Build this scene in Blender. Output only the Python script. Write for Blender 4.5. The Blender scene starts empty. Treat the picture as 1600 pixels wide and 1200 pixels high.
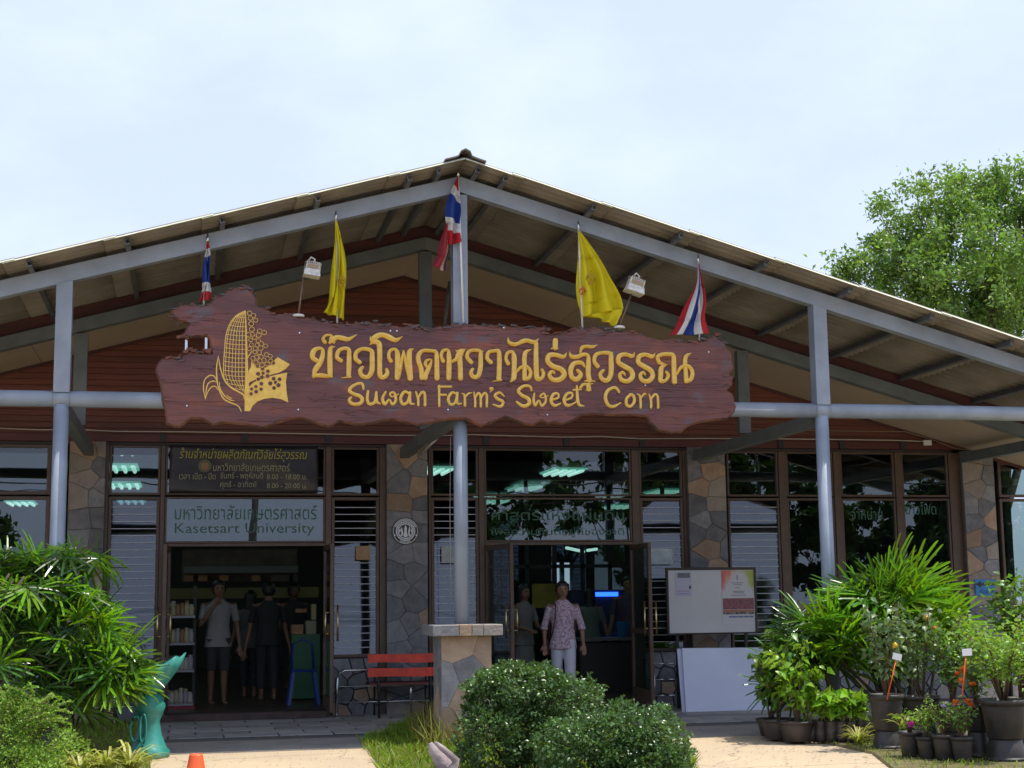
import bpy, bmesh, math, random
import numpy as np
from mathutils import Vector, Matrix
from math import radians as RAD, sin, cos, pi

S = bpy.context.scene
COL = S.collection
# ---------------------------------------------------------------- camera
F_PX, PSI, PITCH, ROLL, CAM_H, CAM_D = 2325.9, 0.212691, 0.144437, -0.012418, 1.4477, 19.644
c_fw = Vector((sin(PSI)*cos(PITCH), cos(PSI)*cos(PITCH), sin(PITCH)))
c_r0 = Vector((cos(PSI), -sin(PSI), 0)); c_u0 = c_r0.cross(c_fw)
c_r = c_r0*cos(ROLL)+c_u0*sin(ROLL); c_u = -c_r0*sin(ROLL)+c_u0*cos(ROLL)
CAMP = Vector((0, -CAM_D, CAM_H))
cam_data = bpy.data.cameras.new('camera'); cam = bpy.data.objects.new('camera', cam_data); COL.objects.link(cam)
cam.matrix_world = Matrix(((c_r.x, c_u.x, -c_fw.x, CAMP.x), (c_r.y, c_u.y, -c_fw.y, CAMP.y), (c_r.z, c_u.z, -c_fw.z, CAMP.z), (0, 0, 0, 1)))
cam_data.sensor_width = 36; cam_data.lens = 36*F_PX/1600; cam_data.clip_end = 2000; cam_data.clip_start = .1
S.camera = cam
# ---------------------------------------------------------------- world, sun, exposure
SUN_DIR = Vector((.40, -.075, 1.0)).normalized()
SUN_EL = math.asin(SUN_DIR.z); SUN_AZ = math.atan2(SUN_DIR.x, SUN_DIR.y)
W = bpy.data.worlds.new('World'); S.world = W; W.use_nodes = True
nt = W.node_tree; N = nt.nodes; L = nt.links
bg = N['Background']; bg.inputs['Strength'].default_value = .1
sky = N.new('ShaderNodeTexSky'); sky.sky_type = 'NISHITA'; sky.sun_disc = False
sky.sun_elevation = SUN_EL; sky.sun_rotation = SUN_AZ; sky.air_density = 1.0; sky.dust_density = 2.5; sky.ozone_density = 1.0
tc = N.new('ShaderNodeTexCoord'); mp = N.new('ShaderNodeMapping'); mp.inputs['Scale'].default_value = (1, 1, 1.9)
n1 = N.new('ShaderNodeTexNoise'); n1.inputs['Scale'].default_value = 4.2; n1.inputs['Detail'].default_value = 7; n1.inputs['Roughness'].default_value = .58
mp.inputs['Location'].default_value = (3.1, 0.4, 0.2)
cr = N.new('ShaderNodeMapRange'); cr.inputs['From Min'].default_value = .42; cr.inputs['From Max'].default_value = .74; cr.inputs['To Min'].default_value = .76; cr.inputs['To Max'].default_value = 1.0
mx = N.new('ShaderNodeMix'); mx.data_type = 'RGBA'; mx.inputs['B'].default_value = (6.75, 7.75, 10.3, 1)
L.new(tc.outputs['Generated'], mp.inputs['Vector']); L.new(mp.outputs['Vector'], n1.inputs['Vector']); L.new(n1.outputs['Fac'], cr.inputs['Value'])
L.new(cr.outputs['Result'], mx.inputs['Factor']); L.new(sky.outputs['Color'], mx.inputs['A']); L.new(mx.outputs['Result'], bg.inputs['Color'])
sd = bpy.data.lights.new('sun', 'SUN'); sd.energy = 4.1; sd.angle = RAD(.53); sd.color = (1, .94, .85)
sun = bpy.data.objects.new('sun', sd); COL.objects.link(sun); sun.rotation_euler = SUN_DIR.to_track_quat('Z', 'Y').to_euler(); sun.location = (20, -10, 40)
S.view_settings.view_transform = 'Standard'; S.view_settings.look = 'None'; S.view_settings.exposure = .38; S.view_settings.gamma = 1
S.view_settings.use_curve_mapping = False
try:
    S.cycles.max_bounces = 8; S.cycles.transparent_max_bounces = 24; S.cycles.glossy_bounces = 3; S.cycles.diffuse_bounces = 3
    S.cycles.caustics_reflective = False; S.cycles.caustics_refractive = False; S.cycles.sample_clamp_indirect = 6
except Exception: pass

# ---------------------------------------------------------------- where a photo point lies on a plane of the place
def ray(px, py): return c_fw + c_r*((px-800)/F_PX) + c_u*((600-py)/F_PX)
def P(px, py, Y=0.0):
    d = ray(px, py); return CAMP + d*((Y-CAMP.y)/d.y)
def G(px, py, z=0.0):
    d = ray(px, py); return CAMP + d*((z-CAMP.z)/d.z)
def PX(px, py, Y=0.0): return P(px, py, Y).x
def PZ(px, py, Y=0.0): return P(px, py, Y).z

# ---------------------------------------------------------------- object helpers
def tag(o, label=None, cat=None, group=None, kind=None):
    if label: o['label'] = label
    if cat: o['category'] = cat
    if group: o['group'] = group
    if kind: o['kind'] = kind
    return o
def thing(name, label, cat, loc=(0, 0, 0), group=None, rz=0):
    o = bpy.data.objects.new(name, None); COL.objects.link(o); o.location = loc; o.rotation_euler = (0, 0, rz)
    o.empty_display_size = .1
    return tag(o, label, cat, group)
def objm(name, me, parent=None, kind=None, world=True):
    """link a mesh whose coordinates are in world space (world=True) under parent"""
    o = bpy.data.objects.new(name, me); COL.objects.link(o)
    if parent is not None:
        o.parent = parent
        if world:
            o.matrix_parent_inverse = mw(parent).inverted()
    if kind: o['kind'] = kind
    return o
def mw(o):
    m = Matrix.Translation(o.location) @ o.rotation_euler.to_matrix().to_4x4() @ Matrix.Diagonal((*o.scale, 1))
    if o.parent is not None: m = mw(o.parent) @ o.matrix_parent_inverse @ m
    return m
def build(name, bm, mats, parent=None, smooth=False, kind=None, world=True, recalc=True):
    if recalc: bmesh.ops.recalc_face_normals(bm, faces=bm.faces)
    me = bpy.data.meshes.new(name); bm.to_mesh(me); bm.free()
    for m in (mats if isinstance(mats, (list, tuple)) else [mats]): me.materials.append(m)
    if smooth: me.polygons.foreach_set('use_smooth', [True]*len(me.polygons))
    return objm(name, me, parent, kind, world)
def np_mesh(name, V, Fc, mat, parent=None, kind=None, smooth=False, world=True, midx=None):
    me = bpy.data.meshes.new(name)
    V = np.asarray(V, dtype=np.float32); Fc = np.asarray(Fc, dtype=np.int32)
    k = Fc.shape[1]
    me.vertices.add(len(V)); me.vertices.foreach_set('co', V.ravel())
    me.loops.add(Fc.size); me.loops.foreach_set('vertex_index', Fc.ravel())
    me.polygons.add(len(Fc)); me.polygons.foreach_set('loop_start', np.arange(0, Fc.size, k)); me.polygons.foreach_set('loop_total', np.full(len(Fc), k))
    for m in (mat if isinstance(mat, (list, tuple)) else [mat]): me.materials.append(m)
    if midx is not None: me.polygons.foreach_set('material_index', midx)
    if smooth: me.polygons.foreach_set('use_smooth', [True]*len(Fc))
    me.update(calc_edges=True)
    return objm(name, me, parent, kind, world)
def box(bm, x0, x1, y0, y1, z0, z1, mi=0, bev=0):
    vs = [bm.verts.new(p) for p in ((x0,y0,z0),(x1,y0,z0),(x1,y1,z0),(x0,y1,z0),(x0,y0,z1),(x1,y0,z1),(x1,y1,z1),(x0,y1,z1))]
    fs = [bm.faces.new([vs[i] for i in f]) for f in ((0,3,2,1),(4,5,6,7),(0,1,5,4),(1,2,6,5),(2,3,7,6),(3,0,4,7))]
    for f in fs: f.material_index = mi
    if bev:
        r = bmesh.ops.bevel(bm, geom=list({e for f in fs for e in f.edges}), offset=bev, segments=1, affect='EDGES')
        for f in r['faces']: f.material_index = mi
def obox(name, x0, x1, y0, y1, z0, z1, m, parent=None, bev=0, kind=None, world=True):
    bm = bmesh.new(); box(bm, x0, x1, y0, y1, z0, z1, 0, bev); return build(name, bm, m, parent, kind=kind, world=world)
def prism(bm, pts, y0, y1, mi=0):
    """polygon in XZ pushed through Y"""
    a = [bm.verts.new((x, y0, z)) for x, z in pts]; b = [bm.verts.new((x, y1, z)) for x, z in pts]
    n = len(pts)
    fs = [bm.faces.new(a), bm.faces.new(b[::-1])] + [bm.faces.new((a[i], a[(i+1) % n], b[(i+1) % n], b[i])) for i in range(n)]
    for f in fs: f.material_index = mi
    return fs
def hull8(bm, A, B, mi=0):
    a = [bm.verts.new(p) for p in A]; b = [bm.verts.new(p) for p in B]; n = len(A)
    fs = [bm.faces.new(a), bm.faces.new(b[::-1])] + [bm.faces.new((a[i], a[(i+1) % n], b[(i+1) % n], b[i])) for i in range(n)]
    for f in fs: f.material_index = mi
def ringpts(c, d, r, n, up=None, ry=None):
    d = d.normalized(); u = (up or (Vector((0, 0, 1)) if abs(d.z) < .9 else Vector((1, 0, 0))))
    s = d.cross(u).normalized(); t = s.cross(d).normalized(); ry = r if ry is None else ry
    return [c + s*(r*cos(2*pi*i/n)) + t*(ry*sin(2*pi*i/n)) for i in range(n)]
def tube(bm, pts, r, n=8, mi=0, cap=True, up=None):
    pts = [Vector(p) for p in pts]; rs = r if isinstance(r, (list, tuple)) else [r]*len(pts)
    rings = []
    for i, p in enumerate(pts):
        d = (pts[min(i+1, len(pts)-1)] - pts[max(i-1, 0)])
        rings.append([bm.verts.new(q) for q in ringpts(p, d, rs[i], n, up)])
    for a, b in zip(rings, rings[1:]):
        for i in range(n):
            f = bm.faces.new((a[i], a[(i+1) % n], b[(i+1) % n], b[i])); f.material_index = mi; f.smooth = True
    if cap:
        f = bm.faces.new(rings[0][::-1]); f.material_index = mi; f = bm.faces.new(rings[-1]); f.material_index = mi
def otube(name, pts, r, m, parent=None, n=10, kind=None, up=None, world=True):
    bm = bmesh.new(); tube(bm, pts, r, n, up=up); return build(name, bm, m, parent, kind=kind, world=world)
def lathe(bm, prof, c=(0, 0, 0), n=20, mi=0, sx=1, sy=1, wob=0):
    c = Vector(c); rings = []
    for r, z in prof:
        rings.append([bm.verts.new((c.x+sx*r*cos(2*pi*i/n)*(1+wob*sin(3*2*pi*i/n)), c.y+sy*r*sin(2*pi*i/n), c.z+z)) for i in range(n)])
    for a, b in zip(rings, rings[1:]):
        for i in range(n):
            f = bm.faces.new((a[i], a[(i+1) % n], b[(i+1) % n], b[i])); f.material_index = mi; f.smooth = True
    bm.faces.new(rings[0][::-1]).material_index = mi; bm.faces.new(rings[-1]).material_index = mi
def catmull(pts, k=6, closed=False):
    pts = [np.array(p, float) for p in pts]; out = []; n = len(pts)
    rng = range(n if closed else n-1)
    for i in rng:
        if closed: p0, p1, p2, p3 = pts[(i-1) % n], pts[i], pts[(i+1) % n], pts[(i+2) % n]
        else: p0, p1, p2, p3 = pts[max(i-1, 0)], pts[i], pts[i+1], pts[min(i+2, n-1)]
        for j in range(k):
            t = j/k; out.append(.5*((2*p1)+(-p0+p2)*t+(2*p0-5*p1+4*p2-p3)*t*t+(-p0+3*p1-3*p2+p3)*t**3))
    if not closed: out.append(pts[-1])
    return out

# ---------------------------------------------------------------- materials
MATS = {}
def mat(name, col, rough=.6, var=.0, scale=8, bump=0, bscale=60, metal=0, col2=None, stretch=(1, 1, 1), rnd=0, spec=None, trans=0, coat=0, thr=(.35, .65), detail=5, edge=None):
    if name in MATS: return MATS[name]
    m = bpy.data.materials.new(name); m.use_nodes = True; t = m.node_tree; n = t.nodes; l = t.links; b = n['Principled BSDF']
    b.inputs['Roughness'].default_value = rough; b.inputs['Metallic'].default_value = metal
    if spec is not None: b.inputs['Specular IOR Level'].default_value = spec
    if coat: b.inputs['Coat Weight'].default_value = coat; b.inputs['Coat Roughness'].default_value = .15
    c = (*col, 1); last = None
    tcn = n.new('ShaderNodeTexCoord'); mpn = n.new('ShaderNodeMapping'); mpn.inputs['Scale'].default_value = stretch; l.new(tcn.outputs['Object'], mpn.inputs['Vector'])
    if rnd:
        oi = n.new('ShaderNodeObjectInfo'); va = n.new('ShaderNodeVectorMath'); va.operation = 'MULTIPLY_ADD'; va.inputs[1].default_value = (17, 31, 23)
        l.new(oi.outputs['Random'], va.inputs[0]); l.new(mpn.outputs['Vector'], va.inputs[2]); vec = va.outputs[0]
    else: vec = mpn.outputs['Vector']
    if var or col2:
        ns = n.new('ShaderNodeTexNoise'); ns.inputs['Scale'].default_value = scale; ns.inputs['Detail'].default_value = detail; ns.inputs['Roughness'].default_value = .6
        l.new(vec, ns.inputs['Vector'])
        mr = n.new('ShaderNodeMapRange'); mr.inputs['From Min'].default_value = thr[0]; mr.inputs['From Max'].default_value = thr[1]; l.new(ns.outputs['Fac'], mr.inputs['Value'])
        mxn = n.new('ShaderNodeMix'); mxn.data_type = 'RGBA'
        c2 = (*col2, 1) if col2 else tuple(min(1, v*(1+var)) for v in col)+(1,)
        c1 = c if col2 else tuple(v*(1-var) for v in col)+(1,)
        mxn.inputs['A'].default_value = c1; mxn.inputs['B'].default_value = c2; l.new(mr.outputs['Result'], mxn.inputs['Factor']); last = mxn.outputs['Result']
    if rnd:
        hs = n.new('ShaderNodeHueSaturation'); mm = n.new('ShaderNodeMapRange'); mm.inputs['To Min'].default_value = 1-rnd; mm.inputs['To Max'].default_value = 1+rnd
        l.new(oi.outputs['Random'], mm.inputs['Value']); l.new(mm.outputs['Result'], hs.inputs['Value'])
        if last is None: hs.inputs['Color'].default_value = c
        else: l.new(last, hs.inputs['Color'])
        last = hs.outputs['Color']
    if last is None: b.inputs['Base Color'].default_value = c
    else: l.new(last, b.inputs['Base Color'])
    if bump:
        nb = n.new('ShaderNodeTexNoise'); nb.inputs['Scale'].default_value = bscale; nb.inputs['Detail'].default_value = 6; l.new(vec, nb.inputs['Vector'])
        bn = n.new('ShaderNodeBump'); bn.inputs['Strength'].default_value = bump; bn.inputs['Distance'].default_value = .02; l.new(nb.outputs['Fac'], bn.inputs['Height']); l.new(bn.outputs['Normal'], b.inputs['Normal'])
    if trans:
        tr = n.new('ShaderNodeBsdfTranslucent'); ms = n.new('ShaderNodeMixShader'); ms.inputs['Fac'].default_value = trans
        if last is None: tr.inputs['Color'].default_value = c
        else:
            l.new(last, tr.inputs['Color'])
        l.new(b.outputs[0], ms.inputs[1]); l.new(tr.outputs[0], ms.inputs[2]); l.new(ms.outputs[0], n['Material Output'].inputs['Surface'])
    MATS[name] = m; return m
def leafmat(name, col, col2, rough=.45, trans=.35, scale=3, spec=.4, island=.35):
    """leaf colour varies leaf by leaf (random per island) and slowly over the crown"""
    m = mat(name, col, rough, col2=col2, scale=scale, trans=trans, spec=spec, thr=(.3, .7))
    t = m.node_tree; n = t.nodes; l = t.links
    src = [x for x in n if x.type == 'MIX'][0]
    ge = n.new('ShaderNodeNewGeometry'); hs = n.new('ShaderNodeHueSaturation'); mm = n.new('ShaderNodeMapRange'); mm.inputs['To Min'].default_value = 1-island; mm.inputs['To Max'].default_value = 1+island
    l.new(ge.outputs['Random Per Island'], mm.inputs['Value']); l.new(mm.outputs['Result'], hs.inputs['Value']); l.new(src.outputs['Result'], hs.inputs['Color'])
    mh = n.new('ShaderNodeMapRange'); mh.inputs['To Min'].default_value = .475; mh.inputs['To Max'].default_value = .515
    l.new(ge.outputs['Random Per Island'], mh.inputs['Value']); l.new(mh.outputs['Result'], hs.inputs['Hue'])
    l.new(hs.outputs['Color'], n['Principled BSDF'].inputs['Base Color'])
    tr = [x for x in n if x.type == 'BSDF_TRANSLUCENT'][0]
    g = n.new('ShaderNodeGamma'); g.inputs['Gamma'].default_value = .82
    mu = n.new('ShaderNodeMix'); mu.data_type = 'RGBA'; mu.blend_type = 'MULTIPLY'; mu.inputs['Factor'].default_value = 1; mu.inputs['B'].default_value = (1.0, 1.15, .35, 1)
    l.new(hs.outputs['Color'], g.inputs['Color']); l.new(g.outputs['Color'], mu.inputs['A']); l.new(mu.outputs['Result'], tr.inputs['Color'])
    return m
def glassmat(name, tint, refl=.1, rough=.0):
    m = bpy.data.materials.new(name); m.use_nodes = True; t = m.node_tree; n = t.nodes; l = t.links; n.remove(n['Principled BSDF'])
    tr = n.new('ShaderNodeBsdfTransparent'); tr.inputs['Color'].default_value = (*tint, 1)
    gl = n.new('ShaderNodeBsdfGlossy'); gl.inputs['Roughness'].default_value = rough; gl.inputs['Color'].default_value = (.92, .95, 1, 1)
    lw = n.new('ShaderNodeLayerWeight'); lw.inputs['Blend'].default_value = .5
    pw = n.new('ShaderNodeMath'); pw.operation = 'POWER'; pw.inputs[1].default_value = 5
    mr = n.new('ShaderNodeMapRange'); mr.inputs['To Min'].default_value = refl
    ms = n.new('ShaderNodeMixShader')
    l.new(lw.outputs['Facing'], pw.inputs[0]); l.new(pw.outputs[0], mr.inputs['Value']); l.new(mr.outputs['Result'], ms.inputs['Fac'])
    # old panes are never quite flat
    tcn = n.new('ShaderNodeTexCoord'); nb = n.new('ShaderNodeTexNoise'); nb.inputs['Scale'].default_value = 1.3; nb.inputs['Detail'].default_value = 1
    l.new(tcn.outputs['Object'], nb.inputs['Vector']); bn = n.new('ShaderNodeBump'); bn.inputs['Strength'].default_value = .25; bn.inputs['Distance'].default_value = .006
    l.new(nb.outputs['Fac'], bn.inputs['Height']); l.new(bn.outputs['Normal'], gl.inputs['Normal'])
    l.new(tr.outputs[0], ms.inputs[1]); l.new(gl.outputs[0], ms.inputs[2]); l.new(ms.outputs[0], n['Material Output'].inputs['Surface'])
    MATS[name] = m; return m
def emit(name, col, s):
    m = bpy.data.materials.new(name); m.use_nodes = True; t = m.node_tree; b = t.nodes['Principled BSDF']
    b.inputs['Base Color'].default_value = (*[min(.8, c) for c in col], 1); b.inputs['Emission Color'].default_value = (*col, 1); b.inputs['Emission Strength'].default_value = s
    return m

M_STEEL = mat('painted_steel', (.26, .305, .375), .42, var=.16, scale=2, bump=.05, bscale=30, rnd=.05)
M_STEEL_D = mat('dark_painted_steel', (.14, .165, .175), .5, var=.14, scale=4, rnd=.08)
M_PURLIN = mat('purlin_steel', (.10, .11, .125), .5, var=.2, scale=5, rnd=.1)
M_SHEET = mat('fibre_cement', (.175, .157, .138), .85, col2=(.25, .225, .195), scale=2.2, bump=.2, bscale=40, rnd=.10)
M_MAROON = mat('maroon_board', (.075, .022, .022), .6, var=.25, scale=5, stretch=(.3, 1, 1))
M_SIDING = mat('red_stained_plank', (.115, .032, .020), .5, col2=(.18, .052, .030), scale=5, stretch=(.12, 1, 3), bump=.15, bscale=25, rnd=.16)
M_SOFFIT = mat('beige_soffit', (.50, .42, .32), .7, var=.07, scale=1.2)
M_FRAME = mat('brown_aluminium', (.10, .062, .042), .38, var=.15, scale=7, rnd=.08)
M_ST = [mat('grey_stone', (.18, .18, .195), .75, col2=(.27, .265, .275), scale=9, bump=.5, bscale=28, rnd=.22),
        mat('dark_stone', (.125, .13, .145), .75, col2=(.20, .20, .21), scale=8, bump=.5, bscale=28, rnd=.2),
        mat('tan_stone', (.30, .205, .14), .78, col2=(.38, .28, .20), scale=7, bump=.4, bscale=28, rnd=.2),
        mat('pale_stone', (.27, .235, .205), .78, col2=(.34, .30, .26), scale=7, bump=.4, bscale=28, rnd=.15)]
M_MORTAR = mat('mortar', (.20, .20, .205), .95, var=.3, scale=30)
M_SIGN = mat('varnished_wood', (.105, .042, .044), .34, col2=(.20, .066, .052), scale=2.6, stretch=(.45, 1, 1.2), spec=.45, thr=(.36, .70), detail=8)
def wood_detail(m):
    t = m.node_tree; n = t.nodes; l = t.links; b = n['Principled BSDF']; base = b.inputs['Base Color'].links[0].from_socket
    tcn = [x for x in n if x.type == 'TEX_COORD'][0]
    def noise(scale, st, det, dist=0):
        mpn = n.new('ShaderNodeMapping'); mpn.inputs['Scale'].default_value = st; l.new(tcn.outputs['Object'], mpn.inputs['Vector'])
        q = n.new('ShaderNodeTexNoise'); q.inputs['Scale'].default_value = scale; q.inputs['Detail'].default_value = det; q.inputs['Distortion'].default_value = dist; l.new(mpn.outputs[0], q.inputs['Vector']); return q.outputs['Fac']
    def rng_(s, a, b_): q = n.new('ShaderNodeMapRange'); q.inputs['From Min'].default_value = a; q.inputs['From Max'].default_value = b_; l.new(s, q.inputs['Value']); return q.outputs['Result']
    def mixc(f, a, col, mode='MIX'):
        q = n.new('ShaderNodeMix'); q.data_type = 'RGBA'; q.blend_type = mode; l.new(f, q.inputs['Factor']); l.new(a, q.inputs['A']); q.inputs['B'].default_value = (*col, 1); return q.outputs['Result']
    grain = noise(26, (.10, 1, 1.6), 8, .6); c = mixc(rng_(grain, .50, .75), base, (.72, .66, .66), 'MULTIPLY')
    c = mixc(rng_(noise(5, (.5, 1, 1), 7, .3), .60, .72), c, (.10, .095, .115))          # greyish weathered patches
    c = mixc(rng_(noise(3.2, (.4, 1, .9), 6, 1.0), .60, .74), c, (.24, .075, .045))      # red worn varnish
    ck = noise(3.4, (.16, 1, 2.2), 10, 1.2); q1 = n.new('ShaderNodeMath'); q1.operation = 'SUBTRACT'; q1.inputs[1].default_value = .5; l.new(ck, q1.inputs[0]); q2 = n.new('ShaderNodeMath'); q2.operation = 'ABSOLUTE'; l.new(q1.outputs[0], q2.inputs[0]); q3 = n.new('ShaderNodeMapRange'); q3.inputs['From Min'].default_value = .0; q3.inputs['From Max'].default_value = .007; q3.inputs['To Min'].default_value = .55; q3.inputs['To Max'].default_value = 0; l.new(q2.outputs[0], q3.inputs['Value'])
    c = mixc(q3.outputs['Result'], c, (.02, .012, .012)); l.new(c, b.inputs['Base Color'])
    h = n.new('ShaderNodeMath'); h.operation = 'MULTIPLY_ADD'; h.inputs[1].default_value = -.8; l.new(q3.outputs['Result'], h.inputs[0]); l.new(grain, h.inputs[2])
    bn = n.new('ShaderNodeBump'); bn.inputs['Strength'].default_value = .7; bn.inputs['Distance'].default_value = .012; l.new(h.outputs[0], bn.inputs['Height']); l.new(bn.outputs['Normal'], b.inputs['Normal'])
wood_detail(M_SIGN)
M_SIGN_E = mat('rough_bark_edge', (.055, .030, .026), .7, col2=(.20, .075, .04), scale=9, bump=.9, bscale=18)
M_GOLD = mat('gold_paint', (.74, .45, .07), .38, col2=(.82, .57, .13), scale=22, bump=.1, bscale=60, spec=.5)
M_WHITE = mat('white_plastic', (.70, .70, .70), .45)
M_CHROME = mat('stainless', (.62, .62, .63), .22, metal=1)
M_BLACK = mat('black_paint', (.02, .02, .022), .5)
M_GLASS = glassmat('window_glass', (.60, .68, .66), .085)
M_BLADE = glassmat('louvre_glass', (.34, .39, .44), .085, .03)
M_BEDGE = mat('louvre_edge', (.58, .61, .70), .4)
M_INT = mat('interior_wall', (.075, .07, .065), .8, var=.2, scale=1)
M_CEIL = mat('interior_ceiling', (.10, .10, .10), .9, var=.1, scale=2)  # dimness of the room put into the ceiling colour
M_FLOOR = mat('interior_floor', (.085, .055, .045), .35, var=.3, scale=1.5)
# ================================================================ large structure
YF, YR = -4.337, -1.957
XC, AZ, SL = 2.744, 5.872, .2787           # ridge position, centre line height of the gable beams, slope
XL, XR = -1.286, 6.814
XPOST = [XL-4.05, XL, XC, XR, XR+4.05]
X0, X1 = -5.9, 11.9                        # roof eaves
def zs(x, up=0): return AZ+up-SL*abs(x-XC)
ZW = PZ(700, 696.5); ZT = PZ(700, 776); ZD = PZ(400, 852); ZSILL = PZ(560, 1027)

def plane_mesh(name, x0, x1, y0, y1, z, m, nx=1, ny=1):
    bm = bmesh.new(); g = [[bm.verts.new((x0+(x1-x0)*i/nx, y0+(y1-y0)*j/ny, z)) for j in range(ny+1)] for i in range(nx+1)]
    for i in range(nx):
        for j in range(ny): bm.faces.new((g[i][j], g[i+1][j], g[i+1][j+1], g[i][j+1]))
    o = build(name, bm, m); o['kind'] = 'structure'; return o
def add_cracks(m):
    t = m.node_tree; n = t.nodes; l = t.links; b = n['Principled BSDF']; base = b.inputs['Base Color'].links[0].from_socket; tcn = [x for x in n if x.type == 'TEX_COORD'][0]
    ns = n.new('ShaderNodeTexNoise'); ns.inputs['Scale'].default_value = 1.6; ns.inputs['Detail'].default_value = 6; l.new(tcn.outputs['Object'], ns.inputs['Vector'])
    va = n.new('ShaderNodeVectorMath'); va.operation = 'MULTIPLY_ADD'; va.inputs[1].default_value = (.7, .7, 0); l.new(ns.outputs['Color'], va.inputs[0]); l.new(tcn.outputs['Object'], va.inputs[2])
    vo = n.new('ShaderNodeTexVoronoi'); vo.feature = 'DISTANCE_TO_EDGE'; vo.inputs['Scale'].default_value = .42; l.new(va.outputs[0], vo.inputs['Vector'])
    mr = n.new('ShaderNodeMapRange'); mr.inputs['From Max'].default_value = .006; mr.inputs['To Min'].default_value = .6; mr.inputs['To Max'].default_value = 0; l.new(vo.outputs['Distance'], mr.inputs['Value'])
    q = n.new('ShaderNodeMix'); q.data_type = 'RGBA'; q.inputs['B'].default_value = (.10, .08, .06, 1); l.new(mr.outputs[0], q.inputs['Factor']); l.new(base, q.inputs['A'])
    sp = n.new('ShaderNodeTexNoise'); sp.inputs['Scale'].default_value = 90; sp.inputs['Detail'].default_value = 3; l.new(tcn.outputs['Object'], sp.inputs['Vector'])
    m2 = n.new('ShaderNodeMapRange'); m2.inputs['From Min'].default_value = .58; m2.inputs['From Max'].default_value = .68; m2.inputs['To Max'].default_value = .45; l.new(sp.outputs['Fac'], m2.inputs['Value'])
    q2 = n.new('ShaderNodeMix'); q2.data_type = 'RGBA'; q2.inputs['B'].default_value = (.26, .21, .15, 1); l.new(m2.outputs[0], q2.inputs['Factor']); l.new(q.outputs['Result'], q2.inputs['A']); l.new(q2.outputs['Result'], b.inputs['Base Color'])
M_EARTH = mat('sandy_ground', (.30, .245, .17), .95, col2=(.24, .215, .14), scale=.6, bump=.5, bscale=30)
M_CONC = mat('sunlit_concrete', (.52, .405, .265), .9, col2=(.43, .34, .235), scale=.9, bump=.4, bscale=45, thr=(.35, .7), detail=12)
add_cracks(M_CONC)
M_PORCH = mat('porch_concrete', (.24, .225, .205), .8, col2=(.32, .295, .265), scale=2.5, bump=.3, bscale=40)
M_ROAD = mat('asphalt', (.055, .055, .057), .9, var=.2, scale=20, bump=.4, bscale=200)
plane_mesh('ground', -300, 300, -300, 300, -.012, M_EARTH)
plane_mesh('road', -200, 200, -34, -26, -.006, M_ROAD)
plane_mesh('forecourt', -9, 14, -24, -3.1, -.004, M_CONC)
# porch paving: slate flags with recessed joints
pv = plane_mesh('porch_floor', -7, 13, -3.1, .05, 0, mat('porch_joint', (.12, .115, .11), .9)); 
random.seed(5)
bm = bmesh.new(); box(bm, 0, .58, 0, .38, .0, .012, 0, .004)
me_flag = bpy.data.meshes.new('floor_tile'); bm.to_mesh(me_flag); bm.free()
M_TILE = mat('slate_tile', (.27, .265, .26), .7, col2=(.36, .345, .32), scale=5, bump=.35, bscale=30, rnd=.22); me_flag.materials.append(M_TILE)
for j in range(8):
    for i in range(19):
        x = -2.6+i*.6+(.3 if j % 2 else 0); y = -.42-j*.385
        if y < -3.1: continue
        o = bpy.data.objects.new('floor_tile', me_flag); COL.objects.link(o); o.parent = pv; o.location = (x, y, .002+random.uniform(-.001, .002))
# painted/paler concrete step strip in front of the tiles
ap = obox('porch_apron', -7, 13, -4.35, -3.12, -.1, .006, M_PORCH); ap['kind'] = 'structure'

SHOP = thing('shop_building', 'wide low shop with corrugated gable roof, grey steel porch frame and stone clad pillars', 'shop', (XC, -2, 0))
# --- front and rear gable beams, posts
def gable_beam(name, y0, y1, up0, up1, m, xa=X0, xb=X1):
    for (a, b) in ((xa, XC), (XC, xb)):
        bm = bmesh.new(); prism(bm, [(a, zs(a)+up0), (b, zs(b)+up0), (b, zs(b)+up1), (a, zs(a)+up1)], y0, y1)
        build(name, bm, m, SHOP)
gable_beam('gable_beam', YF-.06, YF+.06, -.085, .085, M_STEEL)
gable_beam('rear_gable_beam', YR-.07, YR+.07, -.155, .0, M_STEEL_D)
ZP = PZ(1160, 642.5, YF)
PIPE_Z = 3.49
for i, x in enumerate(XPOST):
    wq = .078
    bm = bmesh.new(); prism(bm, [(x-wq, PIPE_Z+.06), (x+wq, PIPE_Z+.06), (x+wq, zs(x+wq)-.087 if x != XC else AZ-.12), (x-wq, zs(x-wq)-.087 if x != XC else AZ-.12)], YF-wq, YF+wq)
    build('upper_post', bm, M_STEEL, SHOP)
    z0 = PZ(735, 976, YF-.36)-.02 if x == XC else 0
    otube('round_post', [(x, YF, z0), (x, YF, PIPE_Z-.06)], .074, M_STEEL, SHOP, 20)
    # rear short post and the tie beam that runs back to the stone pillar
    bm = bmesh.new(); prism(bm, [(x-.075, 3.5), (x+.075, 3.5), (x+.075, zs(x)-.18), (x-.075, zs(x)-.18)], YR-.055, YR+.055)
    build('rear_post', bm, M_STEEL_D if x != XC else M_STEEL_D, SHOP)
    bm = bmesh.new(); hull8(bm, [(x-.06, YF+.08, 3.33), (x+.06, YF+.08, 3.33), (x+.06, YF+.08, 3.47), (x-.06, YF+.08, 3.47)],
                            [(x-.06, -.13, 3.33), (x+.06, -.13, 3.33), (x+.06, -.13, 3.47), (x-.06, -.13, 3.47)])
    build('tie_beam', bm, M_STEEL_D, SHOP)
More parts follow.
